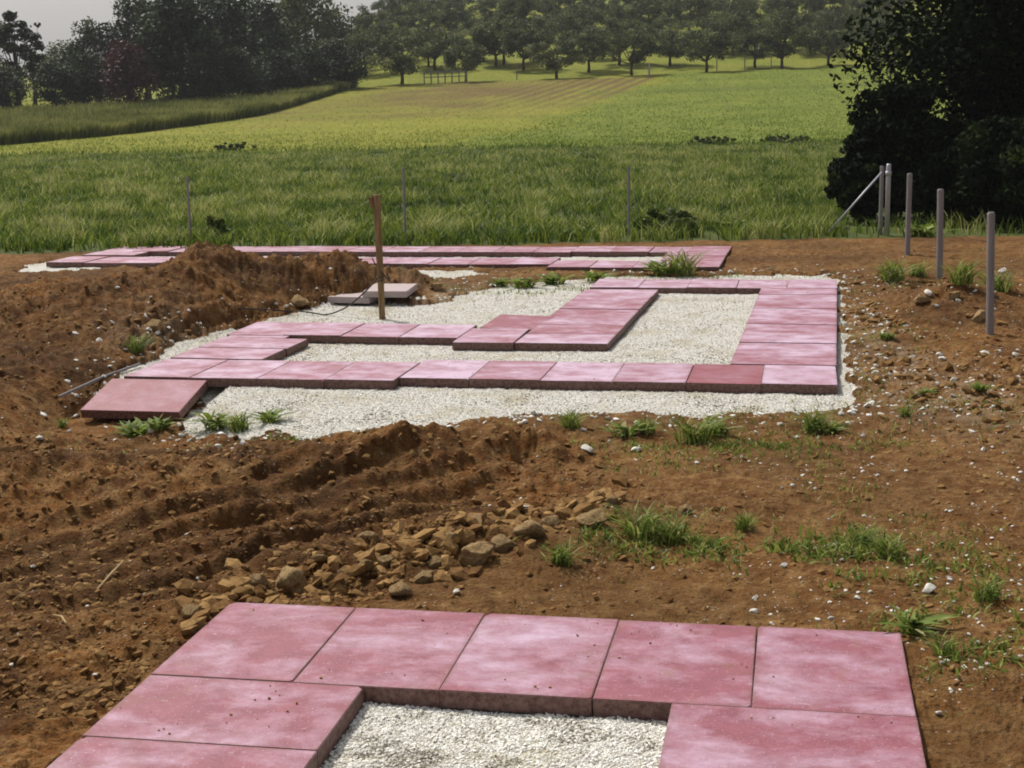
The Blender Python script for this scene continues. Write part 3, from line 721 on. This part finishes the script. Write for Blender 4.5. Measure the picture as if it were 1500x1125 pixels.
def weed(px, py, wpx, typ, lab, i):
    x, y, z, v = gpt(px, py); r = wpx / F * v / 2 * 1.3
    ms, r0 = ((TG, .12), (TL, .14), (TS, .11))[typ]
    o = link(['grass_tuft', 'leafy_weed', 'seedling'][typ], ms[i % len(ms)], None, (x, y, z)); k = r / r0
    o.scale = (k, k, k * (1.5 if typ == 0 else 1.25)); o.rotation_euler = (0, 0, random.uniform(0, 6.28))
    tag(o, lab, ['grass tuft', 'weed', 'seedling'][typ], 'weeds growing on the bare soil')
WD = [(200, 640, 60, 1, 'bright yellow-green leafy weed in front of the tilted dark red slab'), (232, 632, 44, 1, 'smaller leafy weed just right of the bright one by the tilted slab'), (318, 628, 66, 1, 'leafy weed on the gravel right of the tilted slab'), (350, 632, 50, 0, 'grass tuft next to the leafy weeds at the gravel corner'),
      (393, 620, 50, 1, 'rightmost leafy weed of the group by the tilted slab'), (835, 628, 50, 0, 'dense tuft at the right end of the earth bank'), (915, 640, 58, 1, 'leafy weed on the gravel edge, left one of a pair'), (948, 636, 44, 0, 'tall thin tuft between the paired weeds on the gravel edge'),
      (1015, 650, 80, 0, 'widest dark green tuft below the middle frame'), (1050, 640, 50, 1, 'leafy weed right of the widest dark tuft'), (1190, 632, 62, 0, 'dense tuft near the front right corner of the middle frame'), (1222, 632, 40, 1, 'leafy weed against the tuft near the front right corner'),
      (735, 420, 34, 1, 'leftmost weed between the middle and the farthest frame'), (768, 422, 44, 1, 'leafy weed second from left between the two far frames'), (812, 416, 46, 1, 'leafy weed with an upright leaf between the two far frames'), (872, 412, 44, 1, 'low weed at the far left corner of the middle frame'),
      (968, 402, 50, 1, 'spreading weed behind the middle frame'), (998, 404, 64, 0, 'tall spiky tuft standing over the right end of the farthest frame'), (198, 515, 44, 0, 'lone tuft on the left heap beside the orange boulder'), (92, 625, 24, 0, 'tuft beside the lath at the left'),
      (940, 790, 80, 0, 'bright grass patch right of the clods, left half'), (985, 798, 70, 0, 'bright grass patch right of the clods, right half'), (823, 830, 60, 0, 'yellow-green tuft beside the bulky clod'), (1092, 780, 46, 0, 'upright tuft on the open soil right of the grass patch'),
      (1135, 785, 34, 2, 'thin seedling beside the upright tuft'), (1185, 790, 50, 2, 'sparse weed midway on the open soil'), (1262, 800, 56, 0, 'fine tuft at right on the open soil'), (1300, 820, 60, 0, 'dark fine tuft right of another on the open soil'), (1295, 850, 44, 2, 'leaning seedling below the fine tufts'),
      (1335, 925, 80, 1, 'pale broad-leaved weed at the far right corner of the near frame'), (1445, 880, 60, 0, 'dark tuft near the right edge beyond the near frame'), (1440, 830, 34, 2, 'tall thin seedling near the right edge'), (1385, 960, 56, 0, 'dark tuft right of the near frame corner'),
      (1306, 412, 60, 0, 'low grass patch left of the third fence post'), (1345, 405, 40, 0, 'low grass beside the second fence post'), (1408, 418, 60, 0, 'dark green patch between the two nearest posts'), (1462, 428, 56, 0, 'dark green patch behind the nearest post'), (1298, 500, 28, 1, 'small leafy weed in the rubble'),
      (1357, 582, 28, 1, 'small rosette on the stony soil at right'), (1325, 612, 30, 0, 'flat tuft on the stony soil at right'), (1438, 575, 34, 1, 'rosette near the right edge below the nearest post'), (1078, 338, 46, 1, 'pale broad-leaved plant at the meadow edge'), (1108, 340, 40, 1, 'smaller broad-leaved plant at the meadow edge'),
      (853, 344, 36, 1, 'yellowish plant at the meadow edge'), (1165, 340, 40, 1, 'leafy plant at the meadow edge left of the brace'), (1350, 346, 54, 1, 'leafy plant behind the second fence post'), (1225, 388, 0, 1, '')]
for i, q in enumerate(WD):
    if q[2]: weed(*q, i)
# fine seedlings too many to count
def samp_seed(n):
    X, Y = fan(n * 8, 4.6, 15.5); s, v = sv(X, Y)
    k = ~gravel_mask(X, Y) & ~slab_mask(X, Y, .03) & (loose(s, v) < .45) & (fbm(X * 1.1 + 5, Y * 1.1, 3, 91) > .18)
    return X[k][:n], Y[k][:n]
X, Y = samp_seed(5200); n = len(X)
V, fs, t_ = blades(X, Y, HZ(X, Y) - .003, rng.uniform(.008, .045, n), rng.uniform(.003, .008, n), rng.uniform(.005, .04, n), rng.random(n), 2)
tag(link('sprouting_weeds', mesh_np('sprouting_weeds', V, fs, M_weed, {'tint': t_})), 'tiny sprouting weeds scattered over the settled soil', 'weeds', None, 'stuff')

def samp_moss():
    X = []; Y = []
    for a, b, rs, rv, n in [(1190, 800, .16, .12, 900), (1300, 830, .2, .14, 900), (1000, 812, .16, .08, 500), (1440, 900, .2, .3, 700), (1390, 965, .14, .12, 500), (1130, 660, .5, .06, 500), (960, 655, .35, .05, 500), (340, 645, .35, .05, 500),
                            (1420, 425, .5, .3, 900), (800, 425, .5, .16, 700), (1000, 405, .5, .12, 500), (1300, 500, .2, .4, 300), (1400, 620, .5, .4, 500), (870, 800, .12, .1, 300)]:
        p = gp(a, b); q = sv(p[0], p[1]); x_, y_ = xy(q[0] + rng.normal(0, rs, n), q[1] + rng.normal(0, rv, n)); X.append(x_); Y.append(y_)
    X = np.concatenate(X); Y = np.concatenate(Y); k = ~slab_mask(X, Y, .02) & (fbm(X * 4, Y * 4, 3, 92) > -.1); return X[k], Y[k]
X, Y = samp_moss(); n = len(X)
V, fs, t_ = blades(X, Y, HZ(X, Y) - .003, rng.uniform(.01, .055, n), rng.uniform(.004, .011, n), rng.uniform(.01, .06, n), rng.random(n) ** 1.2 * .9, 2)
tag(link('sprouting_weeds', mesh_np('sprouting_weeds', V, fs, M_weed, {'tint': t_})), 'patchy low olive weeds spreading between the larger tufts', 'weeds', None, 'stuff')

# ------------------------------------------------------------------ meadow, field grass, crop
def meadow():
    n = 330000
    v = 16.1 * (58 / 16.1) ** (rng.random(n) ** .92); b = rng.uniform(-.42, .42, n); s = b * v
    clump = fbm(s * 1.6, v * .9, 3, 101); big = fbm(s * .35, v * .55, 3, 103)
    cx_ = np.round(s * 5) / 5; s = np.where(rng.random(n) < .55, s + (cx_ - s) * .6, s)
    X, Y = xy(s, v)
    k = (v > meadow_edge(s) - .05 + .15 * rng.random(n))
    k &= (v < far_edge(s)) & ((b < .225) | (v > 20.5) | (rng.random(n) < .15))
    k &= rng.random(n) < (.75 + 1.2 * clump)
    X, Y, v, s, clump, big = X[k], Y[k], v[k], s[k], clump[k], big[k]; n = len(X)
    edge = np.exp(-((v - meadow_edge(s)) / .8))
    h = (.14 + .12 * np.clip(clump + .4, 0, 1.4) + .08 * np.clip(big, -1, 1) + .04 * edge) * rng.uniform(.55, 1.25, n)
    h *= 1 - .35 * sstep(38, 54, v)
    tint = .50 + .45 * clump + .50 * big + rng.normal(0, .27, n) - .05 * edge + .03 * np.sin(v * 1.3)
    return blades(X, Y, HZ(X, Y) - .01, h, rng.uniform(.007, .015, n) * (1 + v / 55), h * rng.uniform(.1, .75, n), np.clip(tint, 0, 1), 2, .5)
V, fs, t_ = meadow()
tag(link('meadow_grass', mesh_np('meadow_grass', V, fs, M_grass, {'tint': t_})), 'rough green meadow grass between the site and the field', 'grass', None, 'stuff')
def fieldgrass():
    n = 90000
    v = 52 * (112 / 52) ** (rng.random(n)); b = rng.uniform(-.42, .30, n); s = b * v
    X, Y = xy(s, v); c_ = fbm(s * .5, v * .35, 3, 111); q = s - .277 * v + 6.4
    til = (q < -12.9) & (v > 70)
    k = (rng.random(n) < .7 + .6 * c_) & (~til | (rng.random(n) < .25)); X, Y, v, s, c_, q = X[k], Y[k], v[k], s[k], c_[k], q[k]; n = len(X)
    tint = .58 + .15 * c_ + rng.normal(0, .1, n) + .14 * (q < -12)
    h = rng.uniform(.05, .14, n) + .22 * np.exp(-((v - far_edge(s) - .4) / .8) ** 2) * rng.random(n)
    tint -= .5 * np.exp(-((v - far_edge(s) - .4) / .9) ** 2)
    return blades(X, Y, HZ(X, Y), h, rng.uniform(.02, .05, n), h * .5, np.clip(tint, 0, 1), 1, .3)
V, fs, t_ = fieldgrass()
tag(link('field_grass', mesh_np('field_grass', V, fs, M_grass, {'tint': t_})), 'short yellow-green grass on the sloping field', 'grass', None, 'stuff')
def crop():
    n = 90000
    v = 58 * (112 / 58) ** rng.random(n); b = rng.uniform(-.44, -.085, n); s = b * v
    lim = np.interp(v, [58, 65, 73, 86, 110, 114], [-24, -22.3, -18.4, -13.8, -11, -10.7])
    back = np.interp(b * F + 750, [-200, 0, 250, 400, 530], [92, 96, 99, 102, 112])
    k = (s < lim) & (v < back + rng.random(n) * 2); s, v = s[k], v[k]
    # a denser, taller belt along the open edge
    m_ = 26000; v2 = rng.uniform(58, 111, m_); l2 = np.interp(v2, [58, 65, 73, 86, 110, 114], [-24, -22.3, -18.4, -13.8, -11, -10.7]); s2 = l2 - rng.random(m_) ** 1.5 * 1.6 - .05
    s = np.concatenate([s, s2]); v = np.concatenate([v, v2]); n = len(s); X, Y = xy(s, v)
    h = (.80 + .22 * fbm(s * .4, v * .4, 3, 121)) * rng.uniform(.6, 1.1, n)
    tint = .6 + .5 * fbm(s * .25, v * .3, 3, 123) + rng.normal(0, .16, n)
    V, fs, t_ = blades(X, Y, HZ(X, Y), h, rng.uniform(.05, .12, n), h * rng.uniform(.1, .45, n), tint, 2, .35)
    t_ = t_ + np.tile(np.array([-.45, -.45, -.1, -.1, .25]), n)      # ripe pale tips; shaded lower crop and lit top also painted into the tint
    return V, fs, np.clip(t_, 0, 1)
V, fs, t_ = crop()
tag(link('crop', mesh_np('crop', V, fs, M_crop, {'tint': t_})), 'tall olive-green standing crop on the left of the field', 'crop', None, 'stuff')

# ------------------------------------------------------------------ trees
def WORD(n):
    if n <= 17: return ORD[n - 1]
    return ['eighteenth', 'nineteenth', 'twentieth', 'twenty-first', 'twenty-second', 'twenty-third', 'twenty-fourth', 'twenty-fifth', 'twenty-sixth', 'twenty-seventh'][n - 18]
def crown_np(seed, n, rx, ry, rz, zc, leaf, clumps=40, low=.0, shell=.55, spread=.2, pts=None):
    r = np.random.default_rng(seed)
    if pts is None:
        P = r.normal(size=(clumps, 3)); P /= np.linalg.norm(P, axis=1)[:, None]; P *= (shell + (1 - shell) * r.random((clumps, 1))) * r.uniform(.75, 1.08, (clumps, 1))
        P = P * np.array([rx, ry, rz]) + np.array([0, 0, zc]); P = P[P[:, 2] > low]
    else: P = pts
    sz = r.uniform(.6, 1.35, len(P)); pr = sz ** 2 / (sz ** 2).sum()
    ci = r.choice(len(P), n, p=pr)
    R_ = min(rx, rz) * spread * 2
    off = r.normal(size=(n, 3)); off /= np.linalg.norm(off, axis=1)[:, None]; off *= (r.random((n, 1)) ** .45) * R_ * sz[ci][:, None] * np.array([1.1, 1.1, .75])
    C = P[ci] + off
    nrm = r.normal(size=(n, 3)) + np.array([0, 0, .8]); nrm /= np.linalg.norm(nrm, axis=1)[:, None]
    a = np.cross(nrm, r.normal(size=(n, 3))); a /= np.linalg.norm(a, axis=1)[:, None]; b = np.cross(nrm, a)
    L = leaf * r.uniform(.6, 1.3, (n, 1))
    V = np.stack([C - a * L, C + b * L * .55, C + a * L, C - b * L * .55], 1).reshape(-1, 3)
    Q = np.arange(n * 4).reshape(-1, 4)
    tint = np.clip(.35 + .28 * r.normal(size=len(P))[ci] + .12 * r.normal(size=n), 0, 1)
    return V, Q, np.repeat(tint, 4), P
def tree_parts(seed, hgt, rx, rz, zc, n, leaf, mat, trunk_h, tr=.12, clumps=40, low=0., spread=.2, ry=None, shell=.55):
    V, Q, t_, P = crown_np(seed, n, rx, ry or rx, rz, zc, leaf, clumps, low, shell, spread)
    cm = mesh_np('crown', V, [Q], mat, {'tint': t_})
    r = np.random.default_rng(seed + 5); parts = []
    top = np.array([r.normal(0, .05 * rx), r.normal(0, .05 * rx), zc + rz * .3])
    fork = np.array([0, 0, trunk_h])
    parts.append(tube([(0, 0, -.2), (0.02 * rx, 0, trunk_h * .5), fork, (fork + top) / 2 + r.normal(0, .05, 3) * rx, top], [tr * 1.25, tr, tr * .85, tr * .5, tr * .15], 7))
    for i in r.choice(len(P), min(9, len(P)), replace=False):
        e = P[i]; mid_ = (fork + e) / 2 + np.array([0, 0, -.08 * rz]); parts.append(tube([fork * (.9 + .1 * r.random()), mid_, e], [tr * .5, tr * .28, tr * .08], 5))
    V, fs = join(parts)
    return cm, mesh_np('trunk', V, fs, M_bark, None, True)
def put_tree(name, ms, x, y, z, lab, cat, group, sc=(1, 1, 1), rz=0):
    e = empty(name, (x, y, z), rz); e.scale = sc
    link('crown', ms[0], e); link('trunk', ms[1], e)
    return tag(e, lab, cat, group)
def gv(px, v):
    """terrain point at bearing px and distance v"""
    s = (px - 750) / F * v; X, Y = xy(s, v); return float(X), float(Y), float(terrain(np.array([s]), np.array([v]))[0])
ORC = [tree_parts(200 + i, 4.2, 2.3, 1.45, 2.05, 6500, .09, M_tree2, .8, .11, 60, .45, .15) for i in range(5)]
orch = [(600, 112, 1.08), (692, 112.5, .85), (648, 124, 1.1), (548, 123, 1.0), (735, 125, 1.05), (822, 113, .98), (775, 121, 1.0), (868, 118, 1.0), (912, 122, 1.1), (930, 112.5, .9), (985, 120, 1.0), (1037, 113.5, 1.02), (1075, 126, 1.0), (1107, 116, .95),
        (1145, 114, 1.0), (1185, 124, 1.05), (1212, 115, .98), (1245, 122, 1.0), (1280, 118, 1.05), (1330, 120, 1.0), (1400, 119, 1.1), (1470, 121, 1.0)]
ol = ['squat orchard tree left of the rustic fence, its crown nearly on the ground', 'small round orchard tree standing right of the rustic fence', 'orchard tree behind the rustic fence', 'leftmost orchard tree, next to the dark wood', 'orchard tree behind the small round one', 'orchard tree with a dark forked trunk above the ploughed strip',
      'orchard tree half hidden left of the forked one', 'orchard tree above the middle of the ploughed strip', 'tall orchard tree above the right end of the ploughed strip', 'low orchard tree just left of the white post', 'orchard tree right of the white post, farther back', 'orchard tree with a clear dark trunk and wide crown at the green field top',
      'orchard tree in the back right of the one with the clear trunk', 'orchard tree with a thin trunk at the top of the green field', 'orchard tree paired with the thin-trunked one, its right neighbour', 'orchard tree behind the right end of the green field', 'orchard tree last but one before the big dark tree', 'orchard tree touching the outline of the big dark tree',
      'orchard tree mostly behind the left side of the big dark tree', 'orchard tree hidden behind the big dark tree', 'orchard tree hidden behind the big dark tree', 'orchard tree hidden behind the big dark tree']
for i, (px, v, k) in enumerate(orch):
    if i >= 19: continue
    x, y, z = gv(px, v); put_tree('orchard_tree', ORC[i % 5], x, y, z, ol[i], 'tree', 'orchard trees along the top of the field', (k, k, k * (1 + .1 * math.sin(i * 2.3))), i * 1.7)
# second, farther rank filling the skyline
BK = [tree_parts(230 + i, 6.5, 4.1, 3.6, 3.9, 8000, .18, M_tree2, 1.5, .17, 60, .0, .17) for i in range(3)]
r_ = random.Random(5); nb = 0
for row, (v0, step, h_) in enumerate([(131, 54, .95), (148, 46, 1.0), (168, 42, 1.05), (192, 40, 1.1), (215, 38, 1.2)]):
    px = 520 + 20 * row
    while px < 1320:
        v = v0 + r_.uniform(-5, 5); x, y, z = gv(px, v); k = h_ * r_.uniform(.75, 1.15); nb += 1
        put_tree('orchard_tree', ORC[r_.randrange(5)], x, y, z, 'orchard tree on the hillside, %s from the left in the %s row behind' % (WORD(nb), ['first', 'second', 'third', 'fourth', 'last'][row]), 'tree', 'orchard trees climbing the hillside behind', (k, k, k * r_.uniform(.85, 1.15)), r_.uniform(0, 6))
        px += step * r_.uniform(.7, 1.3)
    nb = 0
# dark wood on the left
DK = [tree_parts(260 + i, 7, 2.6, 3.3, 3.0, 7000, .15, M_tree, 1.2, .2, 60, -.1, .18) for i in range(4)]
TP = [tree_parts(270 + i, 9, 1.0, 2.6, 4.4, 2100, .14, M_tree, 2.0, .14, 26, 1.6, .20) for i in range(2)]
CB = tree_parts(280, 5, 1.9, 2.0, 2.3, 4200, .14, M_copper, .8, .16, 36, .2, .19)
def dk(px, v, k, kz, ms, name, lab, grp='dark trees left of the orchard', dz=0):
    x, y, z = gv(px, v); put_tree(name, ms, x, y, z + dz, lab, 'tree', grp, (k, k, kz), px * .37)
dk(8, 101, .62, .62, DK[0], 'broadleaf_tree', 'dark tree at the far left edge of the picture')
dk(48, 103, 1.25, .98, TP[0], 'slender_tree', 'slender ragged tree against the sky at far left')
dk(72, 106, .9, .86, TP[1], 'slender_tree', 'second slender tree against the sky, right of the ragged one')
dk(30, 97, .55, .5, DK[1], 'bush', 'low dark bush under the slender trees')
dk(100, 98, .58, .52, DK[2], 'bush', 'low dark bush below the gap of open sky')
dk(140, 100, .66, .62, DK[3], 'broadleaf_tree', 'dark rounded tree left of the copper tree')
dk(206, 98.5, .95, .95, CB, 'copper_tree', 'dull red copper-leaved tree in the dark wood', None)
dk(165, 108, .9, .95, DK[0], 'broadleaf_tree', 'grey-green tree behind the copper tree on its left')
dk(235, 112, 1.1, 1.2, DK[1], 'broadleaf_tree', 'tall dark tree behind the copper tree on its right')
dk(285, 102, 1.2, 1.28, DK[2], 'broadleaf_tree', 'tallest darkest tree right of the copper tree')
dk(340, 108, 1.25, 1.28, DK[3], 'broadleaf_tree', 'broad dark tree in the middle of the wood')
dk(318, 99, .6, .55, DK[0], 'bush', 'dark bush at the foot of the tallest dark tree')
dk(372, 101, .66, .55, DK[1], 'bush', 'dark bush at the edge of the crop')
dk(395, 116, 1.15, 1.15, DK[2], 'broadleaf_tree', 'dark tree where the wood meets lower bushes')
dk(425, 104, .62, .52, DK[3], 'bush', 'round dark bush behind the far end of the crop')
dk(465, 106, .68, .56, DK[0], 'bush', 'round bush second from the right of the wood')
dk(510, 109, .70, .56, DK[1], 'bush', 'last round bush before the orchard')
dk(470, 128, 1.05, 1.15, BK[0], 'broadleaf_tree', 'pale tree rising behind the round bushes', None)
dk(420, 132, .85, .78, BK[1], 'broadleaf_tree', 'pale lower tree between the wood and the skyline gap', None)
dk(120, 122, .8, .56, BK[2], 'broadleaf_tree', 'distant low tree under the gap of open sky', None)
dk(-60, 100, .9, .8, DK[2], 'broadleaf_tree', 'dark tree just beyond the left edge')

# big dark tree at the right, close to the site
def big_tree():
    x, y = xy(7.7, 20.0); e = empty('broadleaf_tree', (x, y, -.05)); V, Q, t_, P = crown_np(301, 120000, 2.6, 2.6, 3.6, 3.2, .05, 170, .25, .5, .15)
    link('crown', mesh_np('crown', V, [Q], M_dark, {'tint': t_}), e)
    r = np.random.default_rng(4); parts = [tube([(0, 0, -.2), (.05, 0, .7), (0, .05, 1.6), (.1, 0, 3.2), (.1, .1, 5)], [.26, .21, .19, .13, .04], 10)]
    for i in r.choice(len(P), 26, replace=False):
        f_ = np.array([0, 0, r.uniform(.9, 2.8)]); parts.append(tube([f_, (f_ + P[i]) / 2 + np.array([0, 0, .15]), P[i]], [.07, .045, .012], 6))
    V, fs = join(parts); link('trunk', mesh_np('trunk', V, fs, M_bark, None, True), e)
    tag(e, 'big almost black leafy tree filling the right edge behind the fence posts', 'tree')
big_tree()
def shrub(px, v, n, rx, rz, zc, leaf, lab, seed, mat, cl=46, name='shrub', spread=.17):
    x, y, z = gv(px, v); e = empty(name, (x, y, z - .03)); V, Q, t_, P = crown_np(seed, n, rx, rx, rz, zc, leaf, cl, .05, .45, spread)
    link('foliage', mesh_np('foliage', V, [Q], mat, {'tint': t_}), e)
    r = np.random.default_rng(seed); parts = []
    for i in r.choice(len(P), min(12, len(P)), replace=False):
        parts.append(tube([(r.normal(0, .04), r.normal(0, .04), -.05), P[i] * np.array([.5, .5, .55]), P[i]], [.022, .016, .005], 5))
    V, fs = join(parts); link('stem', mesh_np('stem', V, fs, M_bark, None, True), e)
    tag(e, lab, 'shrub'); return e
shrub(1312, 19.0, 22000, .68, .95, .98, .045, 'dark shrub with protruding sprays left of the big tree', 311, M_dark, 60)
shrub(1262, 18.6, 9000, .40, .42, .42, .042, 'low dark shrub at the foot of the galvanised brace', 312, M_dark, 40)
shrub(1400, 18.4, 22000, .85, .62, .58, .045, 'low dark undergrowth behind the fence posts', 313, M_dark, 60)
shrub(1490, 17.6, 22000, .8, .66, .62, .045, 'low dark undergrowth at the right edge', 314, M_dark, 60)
for i, (px, v, r_, h_, lab) in enumerate([(980, 17.3, .36, .17, 'dark low bramble at the meadow edge left of the broad-leaved plants'), (318, 17.4, .17, .15, 'dark leafy clump at the meadow edge beside the left wire post'),
                                          
                                          (1045, 54.3, 1.0, .15, 'dark tuft line on the boundary between meadow and field, left one'), (1150, 54.3, 1.0, .14, 'dark tuft line on the boundary between meadow and field, right one'), (352, 56.0, .8, .16, 'dark tussock on the boundary of meadow and field at left')]):
    far = v > 40
    shrub(px, v, 2600 if not far else 1800, r_, h_, h_ * .95, (.026 if not far else .05), lab, 330 + i, M_bram, 30, 'bramble' if not far else 'tussock', .2)

# ------------------------------------------------------------------ posts, stake, wire
def post(px, ptop, pbot, wpx, mat, lab, cat='fence post', rad=None, lean=0, v=None, name='fence_post', group='grey fence posts', square=False, z0=None):
    x, y, z, vv = gpt(px, pbot) if v is None else (*gv(px, v), v)
    top = at(px, ptop, vv)[2]; h = top - z; r = rad or wpx / 2.25 / F * vv
    n = 10
    zs = [-.15, .0, h * .5, h - .012, h]; rr = [r, r * 1.02, r * .98, r, r * .8]
    V, fs = tube([(lean * q, 0, q) for q in zs], rr, n)
    o = link(name, mesh_np(name, V, fs, mat, None, False), None, (x, y, z)); tag(o, lab, cat, group); return o, h
post(1450, 311, 490, 13, M_greyw, 'nearest and tallest looking grey fence post at the right edge', lean=-.03)
post(1376, 277, 408, 11, M_greyw, 'grey fence post second from the right edge', lean=-.02)
post(1329, 254, 374, 9, M_greyw, 'grey fence post just right of the galvanised corner post', lean=.0)
post(284, 258, 345, 4, M_greyw, 'faint grey post in the meadow grass at left', v=16.9)
post(598, 245, 345, 4, M_greyw, 'faint grey post in the meadow grass right of the stake', v=16.9)
post(925, 243, 342, 4, M_greyw, 'faint grey post in the meadow grass right of the middle', v=17.0)
x, y, z, v = gpt(1299, 346)
e = empty('corner_post', (x, y, z)); h = at(1298, 240, v)[2] - z
V, fs = tube([(0, 0, -.1), (0, 0, h - .02), (0, 0, h)], [.027, .027, .02], 12); link('pole', mesh_np('pole', V, fs, M_galv, None, True), e)
pb = at(1214, 340, v + .0); pt = at(1292, 252, v)
V, fs = tube([pb - np.array([x, y, z]), pt - np.array([x, y, z])], [.011, .011], 8); link('brace', mesh_np('brace', V, fs, M_galv, None, True), e)
V, fs = tube([(0, 0, h - .13), (0, 0, h - .08)], [.034, .034], 12); link('clamp', mesh_np('clamp', V, fs, M_galv, None, True), e)
tag(e, 'pale galvanised corner post with a slanting brace in front of the dark shrub', 'fence post')
p1 = at(1290, 345, v + .12)
post(1293, 243, 345, 7, M_greyw, 'dark thin post right behind the galvanised corner post', v=v + .15)
# wooden stake
x, y, z, v = gpt(560, 468)
e = empty('wooden_stake', (x, y, z)); h = at(556, 285, v)[2] - z; sl_ = -.010
zs = [-.12, 0, h * .3, h * .65, h - .01, h]
V, fs = tube([(sl_ * q / h, .004 * math.sin(q * 9), q) for q in zs], [.021, .023, .024, .026, .027, .022], 9)
link('shaft', mesh_np('shaft', V, fs, M_wood, None, False), e)
V, fs = join([tube([(-.045, 0, h - .10), (-.055, .0, h - .02), (-.05, .01, h - .012)], [.016, .02, .012], 6)]); link('split_top', mesh_np('split_top', V, fs, M_wood), e)
V, fs = tube([(sl_ * .3 + .0 + .03 * math.cos(a), .03 * math.sin(a), .27 + .004 * a) for a in np.linspace(0, 14, 50)], .0035, 5); link('wire_tie', mesh_np('wire_tie', V, fs, M_wire, None, True), e)
tag(e, 'rough brown wooden stake driven into the gravel with wire tied round it', 'stake')
def smooth_path(P, k=10):
    P = np.array(P); out_ = []
    Q = np.vstack([2 * P[0] - P[1], P, 2 * P[-1] - P[-2]])
    for i in range(1, len(Q) - 2):
        for t in np.linspace(0, 1, k, endpoint=False):
            a, b, c_, d_ = Q[i - 1], Q[i], Q[i + 1], Q[i + 2]
            out_.append(.5 * ((2 * b) + (-a + c_) * t + (2 * a - 5 * b + 4 * c_ - d_) * t * t + (-a + 3 * b - 3 * c_ + d_) * t ** 3))
    out_.append(P[-1]); return np.array(out_)
P = [at(558, 400, v), at(549, 412, v + .05), at(532, 430, v + .1), at(512, 447, v + .15)]
P += [at(495, 456, v + .2), at(477, 461, v + .25), at(462, 459, v + .3), at(440, 456, v + .35)]
P = [np.array(p) for p in P]
for p in P[4:]: p[2] = max(p[2], HZ(p[0], p[1])[0] + .008)
for px, py in ((415, 458), (390, 459), (350, 458)):
    g_ = gpt(px, py); P.append(np.array([g_[0], g_[1], g_[2] + .012]))
V, fs = tube(smooth_path(P), .006, 6); tag(link('wire', mesh_np('wire', V, fs, M_wire, None, True)), 'dark wire looping from the stake down over the gravel onto the heap', 'wire')
P = [at(545, 378, v), at(553, 392, v), at(562, 402, v - .03), at(571, 412, v), at(566, 400, v)]
V, fs = tube(smooth_path(P), .005, 6); tag(link('wire', mesh_np('wire', V, fs, M_wire, None, True)), 'short bent wire end twisted at the stake above the loop', 'wire')
# lath lying at the left end
a = gpt(205, 538); b = at(88, 600, gpt(100, 605)[3])
a = np.array(a[:3]); a[2] += .02; b = np.array([b[0], b[1], HZ(b[0], b[1])[0] + .05])
V, fs = tube([b, (a + b) / 2 + np.array([0, 0, .01]), a], [.008, .009, .008], 6); tag(link('lath', mesh_np('lath', V, fs, M_greyw)), 'thin grey lath lying along the left end of the middle frame', 'lath')
# twigs and straw
def twig(p, q, r, lab, name='twig', lift=.012):
    a = gpt(*p); b = gpt(*q); a = np.array([a[0], a[1], a[2] + lift * .4]); b = np.array([b[0], b[1], b[2] + lift * 1.6])
    V, fs = tube([a, (a + b) / 2 + np.array([.004, .006, .006]), b], [r * .6, r, r * .5], 5); tag(link(name, mesh_np(name, V, fs, M_straw)), lab, 'twig')
twig((143, 872), (182, 842), .0035, 'pale straw-coloured twig on the dark soil at left')
twig((20, 882), (40, 890), .003, 'short pale twig near the left edge')
twig((1205, 407), (1238, 400), .006, 'yellow splinter of wood behind the middle frame')
twig((78, 905), (98, 930), .003, 'thin dark twig on the soil left of the near frame')

# rustic fence and white post in the orchard
x0, y0, z0 = gv(632, 111.0); x1, y1, z1 = gv(692, 111.0)
e = empty('rustic_fence', (x0, y0, z0)); dv = np.array([x1 - x0, y1 - y0, z1 - z0])
for i in range(7):
    p = dv * i / 6; V, fs = tube([p + np.array([0, 0, -.1]), p + np.array([0, 0, .95])], [.05, .045], 6); link('picket', mesh_np('picket', V, fs, M_greyw), e)
for hh in (.45, .8):
    V, fs = tube([np.array([0, -.06, hh]), dv + np.array([0, -.06, hh])], [.04, .04], 6); link('rail', mesh_np('rail', V, fs, M_greyw), e)
tag(e, 'rustic pole fence between two orchard trees at the top of the field', 'fence')
x, y, z = gv(955, 110.0); V, fs = tube([(0, 0, -.1), (0, 0, .9)], [.07, .07], 8)
tag(link('marker_post', mesh_np('marker_post', V, fs, M_conc), None, (x, y, z)), 'small pale post at the top right corner of the ploughed strip', 'post')
for i, (px, v) in enumerate([(675, 112), (765, 114), (1052, 112), (1092, 113), (1130, 112.5)]):
    x, y, z = gv(px, v); V, fs = tube([(0, 0, -.1), (0, 0, 1.0)], [.045, .04], 6)
    if px != 675: tag(link('orchard_stake', mesh_np('orchard_stake', V, fs, M_greyw), None, (x, y, z)), 'thin stake among the orchard trunks, %s from the left' % ORD[i - 1 if i else 0], 'stake', 'thin stakes in the orchard')

# ------------------------------------------------------------------ air
HZD = 0.0004
if HZD:
    bm = bmesh.new(); bmesh.ops.create_cube(bm, size=1)
    for v_ in bm.verts: v_.co = Vector((v_.co.x * 5200, v_.co.y * 5200, (v_.co.z + .5) * 100 - 3))
    me = bpy.data.meshes.new('haze'); bm.to_mesh(me); bm.free()
    mt = bpy.data.materials.new('haze'); mt.use_nodes = True; t = mt.node_tree; t.nodes.clear()
    oo = t.nodes.new('ShaderNodeOutputMaterial'); pv = t.nodes.new('ShaderNodeVolumePrincipled'); pv.inputs['Density'].default_value = HZD
    pv.inputs['Color'].default_value = (.86, .88, .92, 1); t.links.new(pv.outputs[0], oo.inputs['Volume']); me.materials.append(mt)
    tag(link('haze', me), 'thin pale haze over the far field and trees', 'haze', None, 'stuff')
